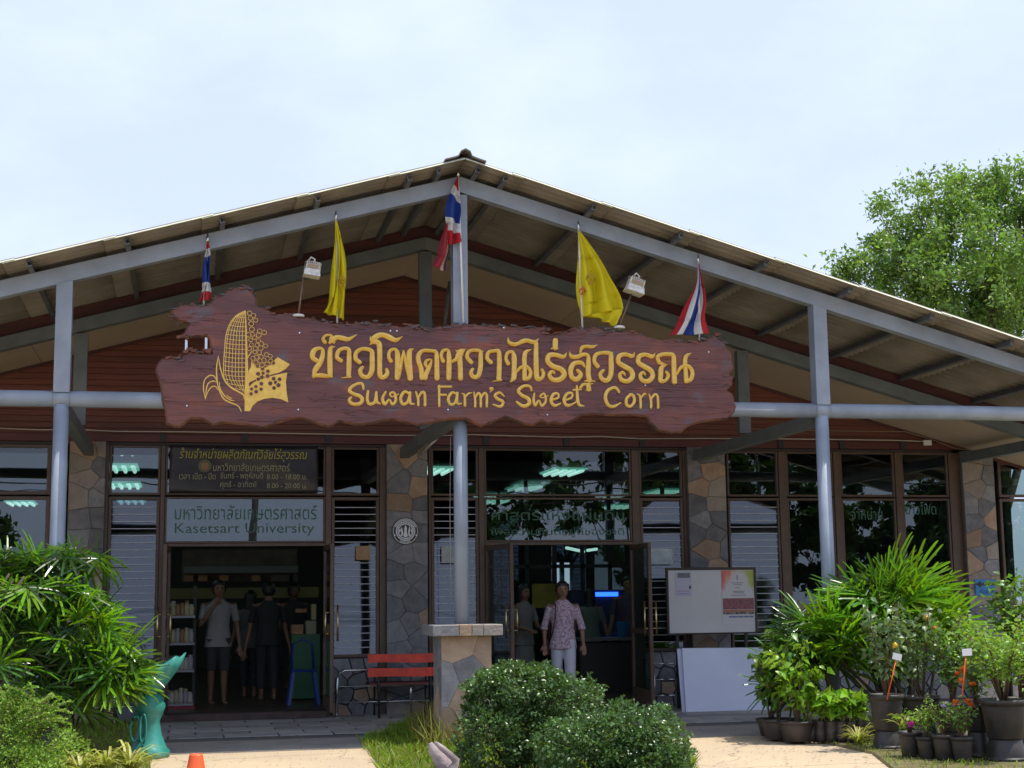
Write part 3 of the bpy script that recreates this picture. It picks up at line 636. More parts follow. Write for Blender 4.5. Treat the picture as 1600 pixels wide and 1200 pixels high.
TH = [
 (A_, [[(188,408,28),(140,370,32),(150,300,34),(200,264,24),(255,276,22),(258,350,30),(225,440,34),(172,520,34),(150,606,14)], [(150,590,22),(230,582,28),(300,592,25),(372,602,12)], [(405,240,5),(355,262,26),(345,350,32),(346,480,34),(348,585,32)]]),
 (A_, [[(288,190,24),(264,150,20),(300,107,16),(362,112,16),(358,160,24),(395,192,18)], [(345,195,20),(380,158,34),(430,132,30),(500,142,32),(570,152,26),(668,96,4)]]),
 (A_, [[(480,410,26),(430,370,26),(445,300,26),(500,265,22),(568,275,26),(574,350,30),(572,480,32),(568,595,28)], [(590,603,14),(478,614,4)]]),
 (A_, [[(700,430,28),(650,380,28),(665,305,26),(740,268,24),(838,292,28),(848,370,32),(845,520,34),(800,600,28),(730,590,28),(705,530,28),(732,490,22)]]),
 (A_, [[(830,125,8),(848,165,32),(900,120,36),(970,102,32),(1050,130,36),(1130,165,28),(1210,118,4)], [(822,218,6),(862,188,26),(925,200,34),(938,280,34),(938,480,32),(945,585,34),(990,605,30),(1028,560,28),(1020,512,20)]]),
 (A_, [[(1070,415,26),(1045,360,22),(1062,292,22),(1125,275,20),(1150,340,34),(1150,480,34),(1146,615,32)], [(1165,600,22),(1195,430,22),(1222,290,10)], [(1222,290,10),(1250,430,24),(1292,600,28)], [(1345,268,4),(1295,300,32),(1290,430,36),(1302,618,38)]]),
 (A_, [[(1495,480,20),(1480,440,22),(1505,405,18),(1555,398,10),(1530,480,26),(1490,565,32),(1480,615,32)], [(1440,615,30),(1432,510,32),(1402,420,30),(1400,345,30),(1450,292,24),(1530,290,22),(1602,302,24),(1616,360,30),(1618,480,32),(1620,618,34)]]),
 (B_, [[(245,415,26),(222,360,22),(240,297,22),(300,285,20),(315,360,32),(315,480,34),(312,615,34)], [(345,425,18),(400,390,26),(440,335,44),(462,300,38),(515,272,4)], [(398,288,6),(432,320,34),(442,400,36),(450,500,32),(452,618,34)]]),
 (B_, [[(582,430,26),(532,370,26),(547,305,24),(610,285,22),(685,300,24),(692,370,30),(688,500,32),(660,590,30),(604,602,28),(576,552,26),(598,510,20)], [(690,305,20),(728,292,3)]]),
 (B_, [[(815,430,26),(770,382,26),(785,312,24),(850,293,22),(905,300,28),(914,400,32),(912,520,32),(908,625,32)], [(938,640,14),(835,655,4)]]),
 (B_, [[(1018,445,26),(992,382,22),(1013,317,22),(1070,308,22),(1090,380,34),(1090,500,32),(1086,610,34),(1046,664,6)], [(1302,272,3),(1228,308,26),(1212,380,30),(1214,480,30),(1214,625,30)], [(1120,540,18),(1170,490,22),(1240,483,22),(1284,540,24),(1270,610,26),(1215,632,22)]]),
 (B_, [[(1020,132,4),(1030,190,22),(1090,215,26),(1150,200,24),(1190,180,30),(1240,170,28),(1330,188,26),(1382,148,4)], [(1352,200,28),(1350,350,32),(1352,480,34),(1362,615,34),(1410,622,24),(1440,570,24),(1420,518,20)]]),
 (C_, [[(112,142,30),(110,215,28)], [(75,222,8),(140,222,8)]]),
 (C_, [[(226,264,4),(192,305,22),(110,285,24),(50,292,28),(36,350,28),(90,400,28),(168,430,30),(200,480,30),(160,530,28),(92,535,26),(52,492,22),(76,452,18),(102,466,13)]]),
 (C_, [[(255,255,4),(270,300,22),(330,305,24),(390,282,22),(438,296,20),(442,380,28),(440,480,28),(452,540,28)], [(520,548,3),(450,545,14),(402,546,6)], [(362,262,12),(376,215,20),(420,200,18),(480,206,18),(532,184,4)], [(405,405,12),(370,365,22),(300,372,26),(266,430,28),(276,508,26),(330,528,28),(365,480,24),(332,440,18)]]),
 (C_, [[(362,615,16),(390,582,16),(440,578,14),(488,570,5)], [(440,590,26),(446,630,26)], [(415,640,6),(470,640,6)]]),
 (C_, [[(535,400,24),(500,350,22),(518,285,22),(590,265,20),(660,275,24),(668,350,28),(666,480,28),(630,540,26),(580,527,24),(560,480,20),(590,442,18)], [(668,280,14),(690,256,3)]]),
 (C_, [[(905,262,4),(880,300,22),(810,280,22),(750,300,26),(742,360,26),(800,400,28),(865,440,28),(883,500,28),(840,547,26),(775,537,24),(755,485,20),(785,460,16),(806,484,12)]]),
 (C_, [[(1108,268,4),(1080,303,22),(1010,282,22),(950,302,26),(942,362,26),(1000,402,28),(1065,442,28),(1083,502,28),(1040,548,26),(978,538,24),(960,485,20),(990,462,16),(1010,484,12)]]),
 (C_, [[(1150,362,22),(1132,315,22),(1165,285,22),(1240,278,22),(1290,292,24),(1296,370,28),(1298,460,28),(1302,555,30)], [(1150,365,20),(1190,380,16),(1230,385,5)], [(1215,388,10),(1172,415,26),(1165,480,28),(1165,545,26),(1215,540,18),(1240,492,20),(1220,457,16)], [(1325,478,14),(1370,410,20),(1440,400,22),(1480,460,24),(1465,530,24),(1418,550,20)], [(1472,268,3),(1418,300,22),(1408,380,24),(1415,460,24),(1420,550,26)]]),
]
LA = [
 (A_, [[(745,745,14),(735,690,18),(690,680,18),(620,710,20),(578,762,22),(620,800,22),(700,830,24),(733,872,24),(700,920,22),(620,925,22),(575,882,20),(600,845,14)]]),
 (A_, [[(800,772,16),(790,870,20),(820,925,20),(880,900,20),(898,782,16)], [(898,782,16),(902,890,20),(945,922,10)]]),
 (A_, [[(1010,780,14),(972,860,20),(1000,928,20),(1050,872,13),(1090,928,18),(1130,880,18),(1112,792,16),(1062,800,13),(1085,838,10),(1165,805,8)]]),
 (A_, [[(1290,802,16),(1235,780,20),(1188,850,20),(1212,925,20),(1270,900,18),(1300,790,14)], [(1300,785,16),(1302,910,18),(1350,922,9)]]),
 (A_, [[(1370,780,12),(1395,860,17),(1398,940,15)], [(1400,850,12),(1438,788,18),(1474,805,18),(1478,940,18)]]),
 (B_, [[(198,710,16),(200,950,15)], [(190,718,14),(342,718,14)], [(200,815,14),(280,815,14)]]),
 (B_, [[(400,802,14),(350,790,18),(307,860,20),(332,928,18),(388,908,16),(413,795,12)], [(415,792,16),(415,915,15),(465,917,10)]]),
 (B_, [[(466,798,6),(500,822,15),(506,945,17)], [(510,840,12),(545,802,14),(585,790,6)]]),
 (B_, [[(612,785,10),(626,870,15),(628,955,15)], [(630,850,12),(660,797,16),(690,825,16),(695,955,15)], [(700,850,12),(735,797,16),(765,825,17),(765,955,15)]]),
 (B_, [[(812,742,22),(838,745,14),(802,785,4)]]),
 (B_, [[(972,832,8),(920,790,18),(862,822,18),(900,868,20),(958,898,20),(930,955,18),(843,930,10)]]),
 (B_, [[(1298,762,12),(1280,717,18),(1210,710,20),(1142,762,22),(1180,820,22),(1258,860,24),(1270,920,24),(1200,950,22),(1122,900,15)]]),
 (B_, [[(1332,800,12),(1322,880,18),(1342,942,18),(1385,882,12),(1420,946,16),(1468,890,16),(1450,802,14),(1402,830,11),(1430,850,9),(1495,825,6)]]),
 (C_, [[(72,735,13),(138,715,12),(140,675,12),(95,678,16),(68,740,17),(102,792,17),(165,770,8)]]),
 (C_, [[(200,742,13),(275,712,12),(277,668,12),(228,675,16),(198,740,17),(232,792,17),(300,768,9),(330,745,9)]]),
 (C_, [[(328,598,12),(332,700,17),(348,782,17),(400,795,6)], [(292,635,10),(372,632,8)]]),
 (C_, [[(750,657,13),(710,612,16),(640,640,18),(612,710,20),(642,788,18),(700,800,16),(768,762,6)]]),
 (C_, [[(862,682,16),(822,730,17),(828,788,17),(868,798,16),(902,750,17),(890,692,16),(860,682,16)]]),
 (C_, [[(930,675,5),(960,702,13),(966,812,14)], [(965,720,10),(1000,677,12),(1022,680,5)]]),
 (C_, [[(1050,678,7),(1068,740,13),(1070,812,13)], [(1070,730,10),(1105,682,14),(1134,702,14),(1141,812,14)]]),
]
M_GOLD_D = M_GOLD
for grp, h in ((TH, .034), (LA, .024)):
    for (ox, oy, sc), strokes in grp:
        bm = bmesh.new()
        for s in strokes: ribbon(bm, s, ox, oy, sc, h)
        build('carved_letter', bm, M_GOLD, SIGN)
# corn cob emblem
D_ = (300, 470, .15)
bm = bmesh.new()
left = [(555,105),(470,148),(400,230),(356,350),(340,500),(330,640),(330,760),(345,835),(400,890),(470,935),(548,990)]
lc = catmull(left, 8); ys = [q[1] for q in lc]; xs_ = [q[0] for q in lc]
def xl(y): return float(np.interp(y, ys, xs_))
ribbon(bm, [(a, b, 5) for a, b in left], *D_, hgt=.008)
for k in range(1, 7):
    col_ = [(555-(555-xl(y))*k/6.6, y, 3.6) for y in np.linspace(150 if k < 6 else 170, 985-k*22, 9)]
    ribbon(bm, [(555, 108, 3)]+col_, *D_, hgt=.007, k=3)
for y in np.arange(170, 980, 47):
    x0_ = xl(y)
    if y > 900: x0_ = xl(y)
    ribbon(bm, [(x0_+2, y-12, 3.2), ((x0_+555)/2, y+4, 3.2), (555, y+6, 3.2)], *D_, hgt=.007, k=3)
ribbon(bm, [(556,100,4),(562,300,9),(568,600,13),(572,900,24),(575,1150,30)], *D_, hgt=.012, k=3, round_ends=False)
ribbon(bm, [(275,575,3),(256,700,7),(262,830,7),(280,920,7),(330,1020,7),(400,1060,7),(480,1095,7),(512,1150,5)], *D_, hgt=.008)
ribbon(bm, [(278,600,4),(300,720,7),(345,835,8),(410,905,8),(480,945,8),(535,980,8),(545,1020,8)], *D_, hgt=.008)
ribbon(bm, [(285,845,3),(295,920,6),(340,990,7),(400,1032,6),(440,1042,3)], *D_, hgt=.008)
ribbon(bm, [(365,985,4),(395,1008,5),(418,1015,3)], *D_, hgt=.008)
ribbon(bm, [(140,1025,3),(120,920,6),(130,830,6),(180,780,7),(230,785,6),(256,830,4)], *D_, hgt=.008)
ribbon(bm, [(140,1020,3),(150,920,6),(170,860,6),(220,835,6),(258,850,4)], *D_, hgt=.008)
ribbon(bm, [(142,1015,3),(165,950,5),(200,900,6),(240,890,6),(270,925,4)], *D_, hgt=.008)
ribbon(bm, [(575,600,6),(600,560,6),(630,520,4)], *D_, hgt=.008); ribbon(bm, [(625,600,6),(620,680,7),(590,750,8)], *D_, hgt=.008)
def husk(pp):
    q = [P(D_[0]+x*D_[2], D_[1]+y*D_[2], YS) for x, y in pp]
    a = [bm.verts.new((v.x, YS+.003, v.z)) for v in q]; b = [bm.verts.new((v.x, YS-.006, v.z)) for v in q]
    m = len(q)
    for i in range(m): bm.faces.new((a[i], a[(i+1) % m], b[(i+1) % m], b[i]))
    es = [bm.edges.get((b[i], b[(i+1) % m])) for i in range(m)]; bmesh.ops.triangle_fill(bm, edges=es)
husk([(590,745),(632,650),(680,700),(760,700),(860,650),(858,620),(892,588),(1020,662),(970,715),(900,750),(820,770),(700,800),(600,850),(582,880)])
husk([(592,900),(640,850),(740,810),(860,775),(992,748),(978,840),(985,950),(1003,1060),(930,1025),(840,1010),(750,1022),(680,1050),(630,1095),(605,1150),(552,1150),(560,985)])
build('corn_emblem', bm, M_GOLD, SIGN)
circ = [(600,130),(640,155),(608,182),(662,203),(616,240),(624,298),(705,318),(752,332),(590,355),(630,352),(695,358),(650,383),(610,408),(690,417),(618,460),(678,462),(722,448),(768,472),(598,500),(658,500),(714,495),(655,535),(700,540),(775,562),(815,578),(635,600),(672,588),(720,585),(708,628),(750,620),(820,630),(665,645),(782,660),(846,650),(682,683),(728,672),(735,710),(688,762),(740,755),(790,735),(690,818),(728,798),(788,785),(850,812),(912,818),(815,862),(870,852),(900,880),(854,910),(722,865),(665,895),(620,920),(720,922),(668,948),(615,970)]
bm = bmesh.new(); bmd = bmesh.new()
for i, (x, y) in enumerate(circ):
    r = 25+rs.uniform(-3, 4); c = P(D_[0]+x*D_[2], D_[1]+y*D_[2], YS); R_ = r*.15/154
    prof = [(R_*1.02, .002), (R_*.98, -.011), (R_*.80, -.011), (R_*.76, .002)]
    rings = [[bm.verts.new((c.x+rr*cos(2*pi*k/14), YS+dy, c.z+rr*sin(2*pi*k/14))) for k in range(14)] for rr, dy in prof]
    for a, b in zip(rings, rings[1:]):
        for k in range(14): bm.faces.new((a[k], a[(k+1) % 14], b[(k+1) % 14], b[k]))
    d = [bmd.verts.new((c.x+R_*.79*cos(2*pi*k/14), YS-.008, c.z+R_*.79*sin(2*pi*k/14))) for k in range(14)]; bmd.faces.new(d)
o = build('kernel_ring', bm, M_GOLD, SIGN); o['kind'] = 'stuff'
o = build('kernel_hollow', bmd, M_SIGN, SIGN); o['kind'] = 'stuff'
# chips of bark and torn wood along the top edge and in the notch
rc = random.Random(12); bm = bmesh.new()
edge_pts = [q for q in outl if q[1] < 560 and (q[1] < 535 or q[0] < 330)]
for k in range(190):
    q = rc.choice(edge_pts); c = P(q[0]+rc.uniform(-3, 3), q[1]+rc.uniform(-1.5, 4.5), YS+rc.uniform(-.012, .08)); lx, lz, ly = rc.uniform(.012, .055), rc.uniform(.005, .016), rc.uniform(.01, .03)
    if q[0] < 345 and rc.random() < .4: lx *= 1.3; lz *= 1.6
    a = rc.uniform(-.35, .35); pts_ = [Vector((sx_*lx*rc.uniform(.5, 1), sy_*ly*rc.uniform(.6, 1), sz_*lz*rc.uniform(.4, 1))) for sz_ in (-1, 1) for sx_, sy_ in ((-1, -1), (1, -1), (1, 1), (-1, 1))]
    pts_ = [c+Vector((v.x*cos(a)-v.z*sin(a), v.y, v.x*sin(a)+v.z*cos(a))) for v in pts_]; mi = 0 if rc.random() < .6 else 1
    hull8(bm, pts_[:4], pts_[4:], mi)
for k in range(26):
    c = P(rc.uniform(282, 330), rc.uniform(545, 553), YS+rc.uniform(-.015, .05)); r_ = rc.uniform(.012, .028)
    pts_ = [c+Vector((sx_*r_*rc.uniform(.5, 1.2), sy_*r_, sz_*r_*rc.uniform(.3, .8))) for sz_ in (-1, 1) for sx_, sy_ in ((-1, -1), (1, -1), (1, 1), (-1, 1))]; hull8(bm, pts_[:4], pts_[4:], 1)
build('bark_chips', bm, [mat('weathered_wood', (.075, .062, .068), .8, col2=(.13, .11, .12), scale=14), mat('torn_red_wood', (.20, .065, .035), .7, col2=(.10, .035, .025), scale=14)], SIGN)['kind'] = 'stuff'
# screw heads and a steel hanger pair in the notch
bm = bmesh.new()
for x, y in ((292,634),(466,640),(468,520),(610,517),(787,512),(700,640),(855,648),(1008,602),(1107,550),(620,517)):
    c = P(x, y, YS); lathe_pts = [bm.verts.new((c.x+.009*cos(2*pi*k/8), YS-.006, c.z+.009*sin(2*pi*k/8))) for k in range(8)]; bm.faces.new(lathe_pts)
    lp2 = [bm.verts.new((c.x+.011*cos(2*pi*k/8), YS+.002, c.z+.011*sin(2*pi*k/8))) for k in range(8)]
    for k in range(8): bm.faces.new((lathe_pts[k], lathe_pts[(k+1) % 8], lp2[(k+1) % 8], lp2[k]))
build('screw_head', bm, M_CHROME, SIGN)['kind'] = 'stuff'
for px in (291, 322):
    c = P(px, 541, YS+.05); obox('steel_rod', c.x-.012, c.x+.012, YS+.045, YS+.07, P(px, 556, YS).z, P(px, 526, YS).z, M_CHROME, SIGN)

# ================================================================ text helper (flat print)
def text(body, x0, x1, z0, z1, y, m, parent=None, name='lettering', ext=.0012, shear=0, stretch=True):
    cu = bpy.data.curves.new(name, 'FONT'); cu.body = body; cu.extrude = ext; cu.shear = shear; cu.resolution_u = 3
    tmp = bpy.data.objects.new(name, cu); COL.objects.link(tmp)
    dg = bpy.context.evaluated_depsgraph_get(); me = bpy.data.meshes.new_from_object(tmp.evaluated_get(dg)); bpy.data.objects.remove(tmp)
    if not len(me.vertices): return None
    co = np.empty(len(me.vertices)*3); me.vertices.foreach_get('co', co); co = co.reshape(-1, 3); mn, mxx = co.min(0), co.max(0); sz = mxx-mn
    sx = (x1-x0)/sz[0]; szz = (z1-z0)/sz[1]
    if not stretch: sx = szz = min(sx, szz)
    out = np.stack([x0+(co[:, 0]-mn[0])*sx, y-(co[:, 2]), z0+(co[:, 1]-mn[1])*szz], 1)
    me.vertices.foreach_set('co', out.astype(np.float32).ravel()); me.materials.clear(); me.materials.append(m); me.update()
    me.name = name
    return objm(name, me, parent)
def text_px(body, x0, y0, x1, y1, Y, m, parent=None, dy=0, **k):
    a = P(x0, y1, Y); b = P(x1, y0, Y); return text(body, a.x, b.x, a.z, b.z, Y-dy, m, parent, **k)

# banner over the left door
M_BAN = mat('dark_vinyl', (.030, .026, .030), .32, var=.3, scale=3, bump=.6, bscale=3)
M_YTXT = mat('yellow_print', (.42, .40, .07), .5); M_WTXT = mat('cream_print', (.36, .36, .24), .5)
c0 = P(264, 770, -.09); c1 = P(497, 697, -.09)
BAN = thing('vinyl_banner', 'dark vinyl banner with yellow Thai opening hours hung above the left door', 'banner', ((c0.x+c1.x)/2, -.09, c0.z))
V = []; nx, nz = 40, 12
for j in range(nz+1):
    for i in range(nx+1):
        u, v = i/nx, j/nz
        V.append((c0.x+(c1.x-c0.x)*u, -.09-.010*sin(6*u+5*v)-.012*max(0, 1-abs(u-.55-.5*(1-v))*9)-.008*max(0, 1-abs(u+v*.4-.5)*12), c0.z+(c1.z-c0.z)*v-.02*sin(pi*u)*(v)))
Fc = [(j*(nx+1)+i, j*(nx+1)+i+1, (j+1)*(nx+1)+i+1, (j+1)*(nx+1)+i) for j in range(nz) for i in range(nx)]
o = np_mesh('banner_cloth', V, Fc, M_BAN, BAN, smooth=True); mo = o.modifiers.new('s', 'SOLIDIFY'); mo.thickness = .003; mo.offset = -1
yb = -.118
text_px('ร้านจำหน่ายผลิตภัณฑ์วิจัยไร่สุวรรณ', 280, 701, 480, 721, yb, M_YTXT, BAN, shear=.25)
text_px('มหาวิทยาลัยเกษตรศาสตร์', 333, 724, 453, 736, yb, M_WTXT, BAN)
text_px('เวลา เปิด - ปิด', 280, 739, 337, 749, yb, M_WTXT, BAN); text_px('จันทร์ - พฤหัสบดี', 344, 738, 411, 750, yb, M_WTXT, BAN); text_px('8.00 - 18.00 น.', 417, 741, 480, 749, yb, M_WTXT, BAN)
text_px('ศุกร์ - อาทิตย์', 344, 752, 401, 764, yb, M_WTXT, BAN); text_px('8.00 - 20.00 น.', 417, 755, 480, 763, yb, M_WTXT, BAN)
c = P(320, 728, yb)
def disc(name, c, r, y, m, parent, n=24, t=.002, r2=0):
    bm = bmesh.new()
    a = [bm.verts.new((c.x+r*cos(2*pi*k/n), y, c.z+r*sin(2*pi*k/n))) for k in range(n)]; b = [bm.verts.new((c.x+r*cos(2*pi*k/n), y+t, c.z+r*sin(2*pi*k/n))) for k in range(n)]
    for k in range(n): bm.faces.new((a[k], a[(k+1) % n], b[(k+1) % n], b[k]))
    if r2:
        e = [bm.verts.new((c.x+r2*cos(2*pi*k/n), y, c.z+r2*sin(2*pi*k/n))) for k in range(n)]
        for k in range(n): bm.faces.new((a[k], a[(k+1) % n], e[(k+1) % n], e[k]))
        f = [bm.verts.new((c.x+r2*cos(2*pi*k/n), y+t, c.z+r2*sin(2*pi*k/n))) for k in range(n)]
        for k in range(n): bm.faces.new((e[k], e[(k+1) % n], f[(k+1) % n], f[k]))
    else: bm.faces.new(a)
    return build(name, bm, m, parent)
disc('round_crest', c, .085, yb, mat('crest_green', (.12, .13, .08), .5), BAN); disc('crest_centre', c, .05, yb-.003, mat('crest_orange', (.30, .17, .07), .5), BAN)
# green letters stuck on the panes above the doors
M_GTXT = mat('green_film', (.035, .13, .085), .5)
gy = -.0045
T1 = thing('glass_lettering', 'green Thai and English lettering stuck on the glass pane above the left door', 'lettering', (PX(380, 815), gy, PZ(380, 845)))
text_px('มหาวิทยาลัยเกษตรศาสตร์', 273, 789, 495, 812, gy, M_GTXT, T1); text_px('Kasetsart University', 273, 817, 491, 838, gy, M_GTXT, T1)
T2 = thing('glass_lettering', 'two lines of green Thai lettering on the glass pane above the right door', 'lettering', (PX(870, 815), gy, PZ(870, 845)))
text_px('ศาสตร์แห่งแผ่นดิน', 768, 794, 975, 813, gy, M_GTXT, T2); text_px('เพื่อความกินดีอยู่ดีของชาติ', 768, 823, 975, 840, gy, M_GTXT, T2)
text_px('จำหน่าย', 1330, 792, 1378, 812, gy, M_GTXT, tp := thing('glass_lettering', 'dim green Thai word on the glass left of the far right mullion', 'lettering', (PX(1350, 805), gy, PZ(1350, 812))))
text_px('ข้าวโพด', 1416, 784, 1462, 804, gy, M_GTXT, tq := thing('glass_lettering', 'dim green Thai word on the rightmost pane beside the last pillar', 'lettering', (PX(1440, 800), gy, PZ(1440, 804))))
# awning-like green/orange board standing behind the upper right pane
bm = bmesh.new()
def quad(pp, Y, mi):
    q = [P(x, y, Y) for x, y in pp]; a = [bm.verts.new(v) for v in q]; b = [bm.verts.new(v+Vector((0, .03, 0))) for v in q]
    for i in range(4):
        f = bm.faces.new((a[i], a[(i+1) % 4], b[(i+1) % 4], b[i])); f.material_index = mi
    for r in (a, b[::-1]):
        f = bm.faces.new(r); f.material_index = mi
quad([(768,846),(766,841),(800,833),(850,833)], .9, 0); quad([(850.5,846),(850.5,833),(852,833),(856,846)], .9, 0); quad([(856,846),(850,833),(918,833),(924,846)], .9, 1); quad([(925,846),(919,833),(984,834),(984,846)], .9, 0)
tag(build('hanging_board', bm, [mat('green_board', (.06, .22, .13), .5), mat('orange_board', (.62, .22, .04), .5)]), 'green and orange board hanging inside just above the right doorway', 'board')
# paper notices on the louvres
for nm, (x0, y0, x1, y1), mm, lb in (('paper_notice', (556,853,578,875), (.42,.27,.15), 'small tan paper notice on the louvres left of the round seal'), ('paper_notice', (690,853,712,880), (.42,.47,.47), 'small pale grey paper notice on the louvres behind the centre post'), ('paper_notice', (1016,857,1051,882), (.50,.58,.62), 'wide pale blue paper notice on the louvres above the whiteboard')):
    a = P(x0, y1, -.06); b = P(x1, y0, -.06); tag(obox(nm, a.x, b.x, -.062, -.058, a.z, b.z, mat('paper_%d' % x0, mm, .8, var=.15, scale=12)), lb, 'notice')
# round seal on the pillar
SE = P(633.5, 830, -.15); SEAL = thing('round_seal', 'round black and white metal seal with an emblem fixed to the pillar between the doors', 'seal', (SE.x, -.15, SE.z))
R0 = .178
M_WH = mat('enamel_white', (.80, .82, .88), .4); M_BK = mat('enamel_black', (.03, .035, .035), .4)
disc('seal_plate', SE, R0, -.158, M_BK, SEAL, 40, .022)
disc('seal_band', SE, R0*.93, -.161, M_WH, SEAL, 40, .003, R0*.89)
disc('seal_face', SE, R0*.72, -.161, M_WH, SEAL, 40, .003, R0*.50)
bm = bmesh.new()   # upper arc of the rim band, solid white between 200 and -20 degrees
for k in range(26):
    a0 = RAD(22+136*k/26); a1 = RAD(22+136*(k+.72)/26)
    vs = [bm.verts.new((SE.x+r*cos(a), -.1605, SE.z+r*sin(a))) for a, r in ((a0, R0*.76), (a1, R0*.76), (a1, R0*.86), (a0, R0*.86))]; bm.faces.new(vs)
for k in range(8):
    a0 = RAD(-118+56*k/8); a1 = RAD(-118+56*(k+.6)/8)
    vs = [bm.verts.new((SE.x+r*cos(a), -.1605, SE.z+r*sin(a))) for a, r in ((a0, R0*.76), (a1, R0*.76), (a1, R0*.86), (a0, R0*.86))]; bm.faces.new(vs)
for k in range(30):
    a0 = RAD(12*k); a1 = RAD(12*k+6)
    vs = [bm.verts.new((SE.x+r*cos(a), -.1635, SE.z+r*sin(a))) for a, r in ((a0, R0*.56), (a1, R0*.56), (a1, R0*.66), (a0, R0*.66))]; f = bm.faces.new(vs); f.material_index = 1
for sx_ in (-1, 1):
    for k in range(1):
        cx, cz = SE.x+sx_*R0*.80, SE.z-R0*.30
        vs = [bm.verts.new((cx+(.016 if i % 2 else .007)*cos(pi*i/5), -.1612, cz+(.016 if i % 2 else .007)*sin(pi*i/5))) for i in range(10)]; bm.faces.new(vs)
build('seal_writing', bm, [M_WH, M_BK], SEAL)['kind'] = 'stuff'
bm = bmesh.new()   # central figure: a tall crowned shape between two smaller ones with flames
for pts_ in ([(0,.44),(.10,.20),(.08,-.05),(.16,-.30),(.10,-.42),(-.10,-.42),(-.16,-.30),(-.08,-.05),(-.10,.20)], [(.26,.36),(.34,.10),(.28,-.12),(.36,-.30),(.22,-.36),(.18,-.10),(.22,.12)], [(-.26,.30),(-.20,.02),(-.16,-.10),(-.22,-.34),(-.36,-.30),(-.28,-.12),(-.36,.08)], [(-.40,.20),(-.36,.02),(-.42,-.14),(-.46,.02)], [(.42,.20),(.46,.0),(.42,-.16),(.38,.02)]):
    a = [bm.verts.new((SE.x+x*R0*1.05, -.1625, SE.z+z*R0*1.05)) for x, z in pts_]; b = [bm.verts.new((SE.x+x*R0*1.05, -.158, SE.z+z*R0*1.05)) for x, z in pts_]
    for i in range(len(a)): bm.faces.new((a[i], a[(i+1) % len(a)], b[(i+1) % len(a)], b[i]))
    bm.faces.new(a)
build('seal_emblem', bm, M_WH, SEAL)

# ================================================================ flags on poles along the top of the sign
def clothmat(name, stops, axis='u', rough=.7):
    m = bpy.data.materials.new(name); m.use_nodes = True; t = m.node_tree; n = t.nodes; l = t.links; b = n['Principled BSDF']; b.inputs['Roughness'].default_value = rough
    uv = n.new('ShaderNodeUVMap'); sp = n.new('ShaderNodeSeparateXYZ'); rp = n.new('ShaderNodeValToRGB'); l.new(uv.outputs[0], sp.inputs[0]); l.new(sp.outputs[0 if axis == 'u' else 1], rp.inputs[0])
    rp.color_ramp.interpolation = 'CONSTANT'; e = rp.color_ramp.elements
    e[0].position = stops[0][0]; e[0].color = (*stops[0][1], 1)
    if len(stops) > 1:
        e[1].position = stops[1][0]; e[1].color = (*stops[1][1], 1)
        for p_, c_ in stops[2:]: q = e.new(p_); q.color = (*c_, 1)
    else: e[1].color = (*stops[0][1], 1)
    tr = n.new('ShaderNodeBsdfTranslucent'); ms = n.new('ShaderNodeMixShader'); ms.inputs['Fac'].default_value = .38
    l.new(rp.outputs[0], b.inputs['Base Color']); l.new(rp.outputs[0], tr.inputs['Color']); l.new(b.outputs[0], ms.inputs[1]); l.new(tr.outputs[0], ms.inputs[2]); l.new(ms.outputs[0], n['Material Output'].inputs['Surface'])
    return m
RED, WHT, BLU, YEL = (.55, .02, .03), (.75, .75, .74), (.02, .06, .35), (.80, .70, .01)
M_FT = clothmat('thai_flag_cloth', [(0, RED), (1/6, WHT), (2/6, BLU), (4/6, WHT), (5/6, RED)])
M_FY = clothmat('yellow_flag_cloth', [(0, YEL), (.99, YEL)])
def drape(name, Lp, Rp, Y, m, parent, folds=3, amp=.05, nu=22, nv=26, u01=(0, 1), swap=False, yo=0):
    """cloth hanging between two traced edges, folded in depth"""
    Lc = catmull(Lp, 8); Rc = catmull(Rp, 8); V = []; UV = []
    for j in range(nv+1):
        v = j/nv; a = Lc[min(len(Lc)-1, int(round(v*(len(Lc)-1))))]; b = Rc[min(len(Rc)-1, int(round(v*(len(Rc)-1))))]
        pa, pb = P(a[0], a[1], Y), P(b[0], b[1], Y)
        for i in range(nu+1):
            u = i/nu; w = min(1, v*2.2)
            q = pa+(pb-pa)*u; q.y = Y+yo+amp*w*sin(folds*2*pi*u+1.5*v+.6)+.3*amp*w*sin(folds*5*u+4*v)
            q.x += .012*w*sin(9*v+folds*3*u)
            V.append(q); uu = u01[0]+(u01[1]-u01[0])*u; UV.append((v, uu) if swap else (uu, v))
    Fc = [(j*(nu+1)+i, j*(nu+1)+i+1, (j+1)*(nu+1)+i+1, (j+1)*(nu+1)+i) for j in range(nv) for i in range(nu)]
    o = np_mesh(name, V, Fc, m, parent, smooth=True); me = o.data; uvl = me.uv_layers.new(name='uv')
    for lp in me.loops: uvl.data[lp.index].uv = UV[lp.vertex_index]
    mo = o.modifiers.new('s', 'SOLIDIFY'); mo.thickness = .003
    return o
YFL = YS+.05
def pole(a, b, parent, r=.011, Y=YFL):
    A, B = P(*a, Y), P(*b, Y); d = (B-A).normalized()
    otube('flag_pole', [A, B], r, M_WHITE, parent, 8); bm = bmesh.new()
    tube(bm, [B, B+d*.03, B+d*.05, B+d*.10], [r*1.3, r*1.5, r*1.2, .002], 8); build('finial', bm, M_CHROME, parent)
def flag(name, label, base, top, group='flags along the top of the sign'):
    b = P(*base, YFL); f = thing(name, label, 'flag', b, group); pole(base, top, f); return f
f = flag('thai_flag', 'furled red, white and blue flag at the far left above the sign', (318, 480), (324, 378))
drape('flag_cloth', [(323,378),(319,405),(317,440),(309,472)], [(326,378),(328,400),(329,440),(328,468)], YFL-.02, M_FT, f, 2, .03, swap=True, u01=(0, 1))
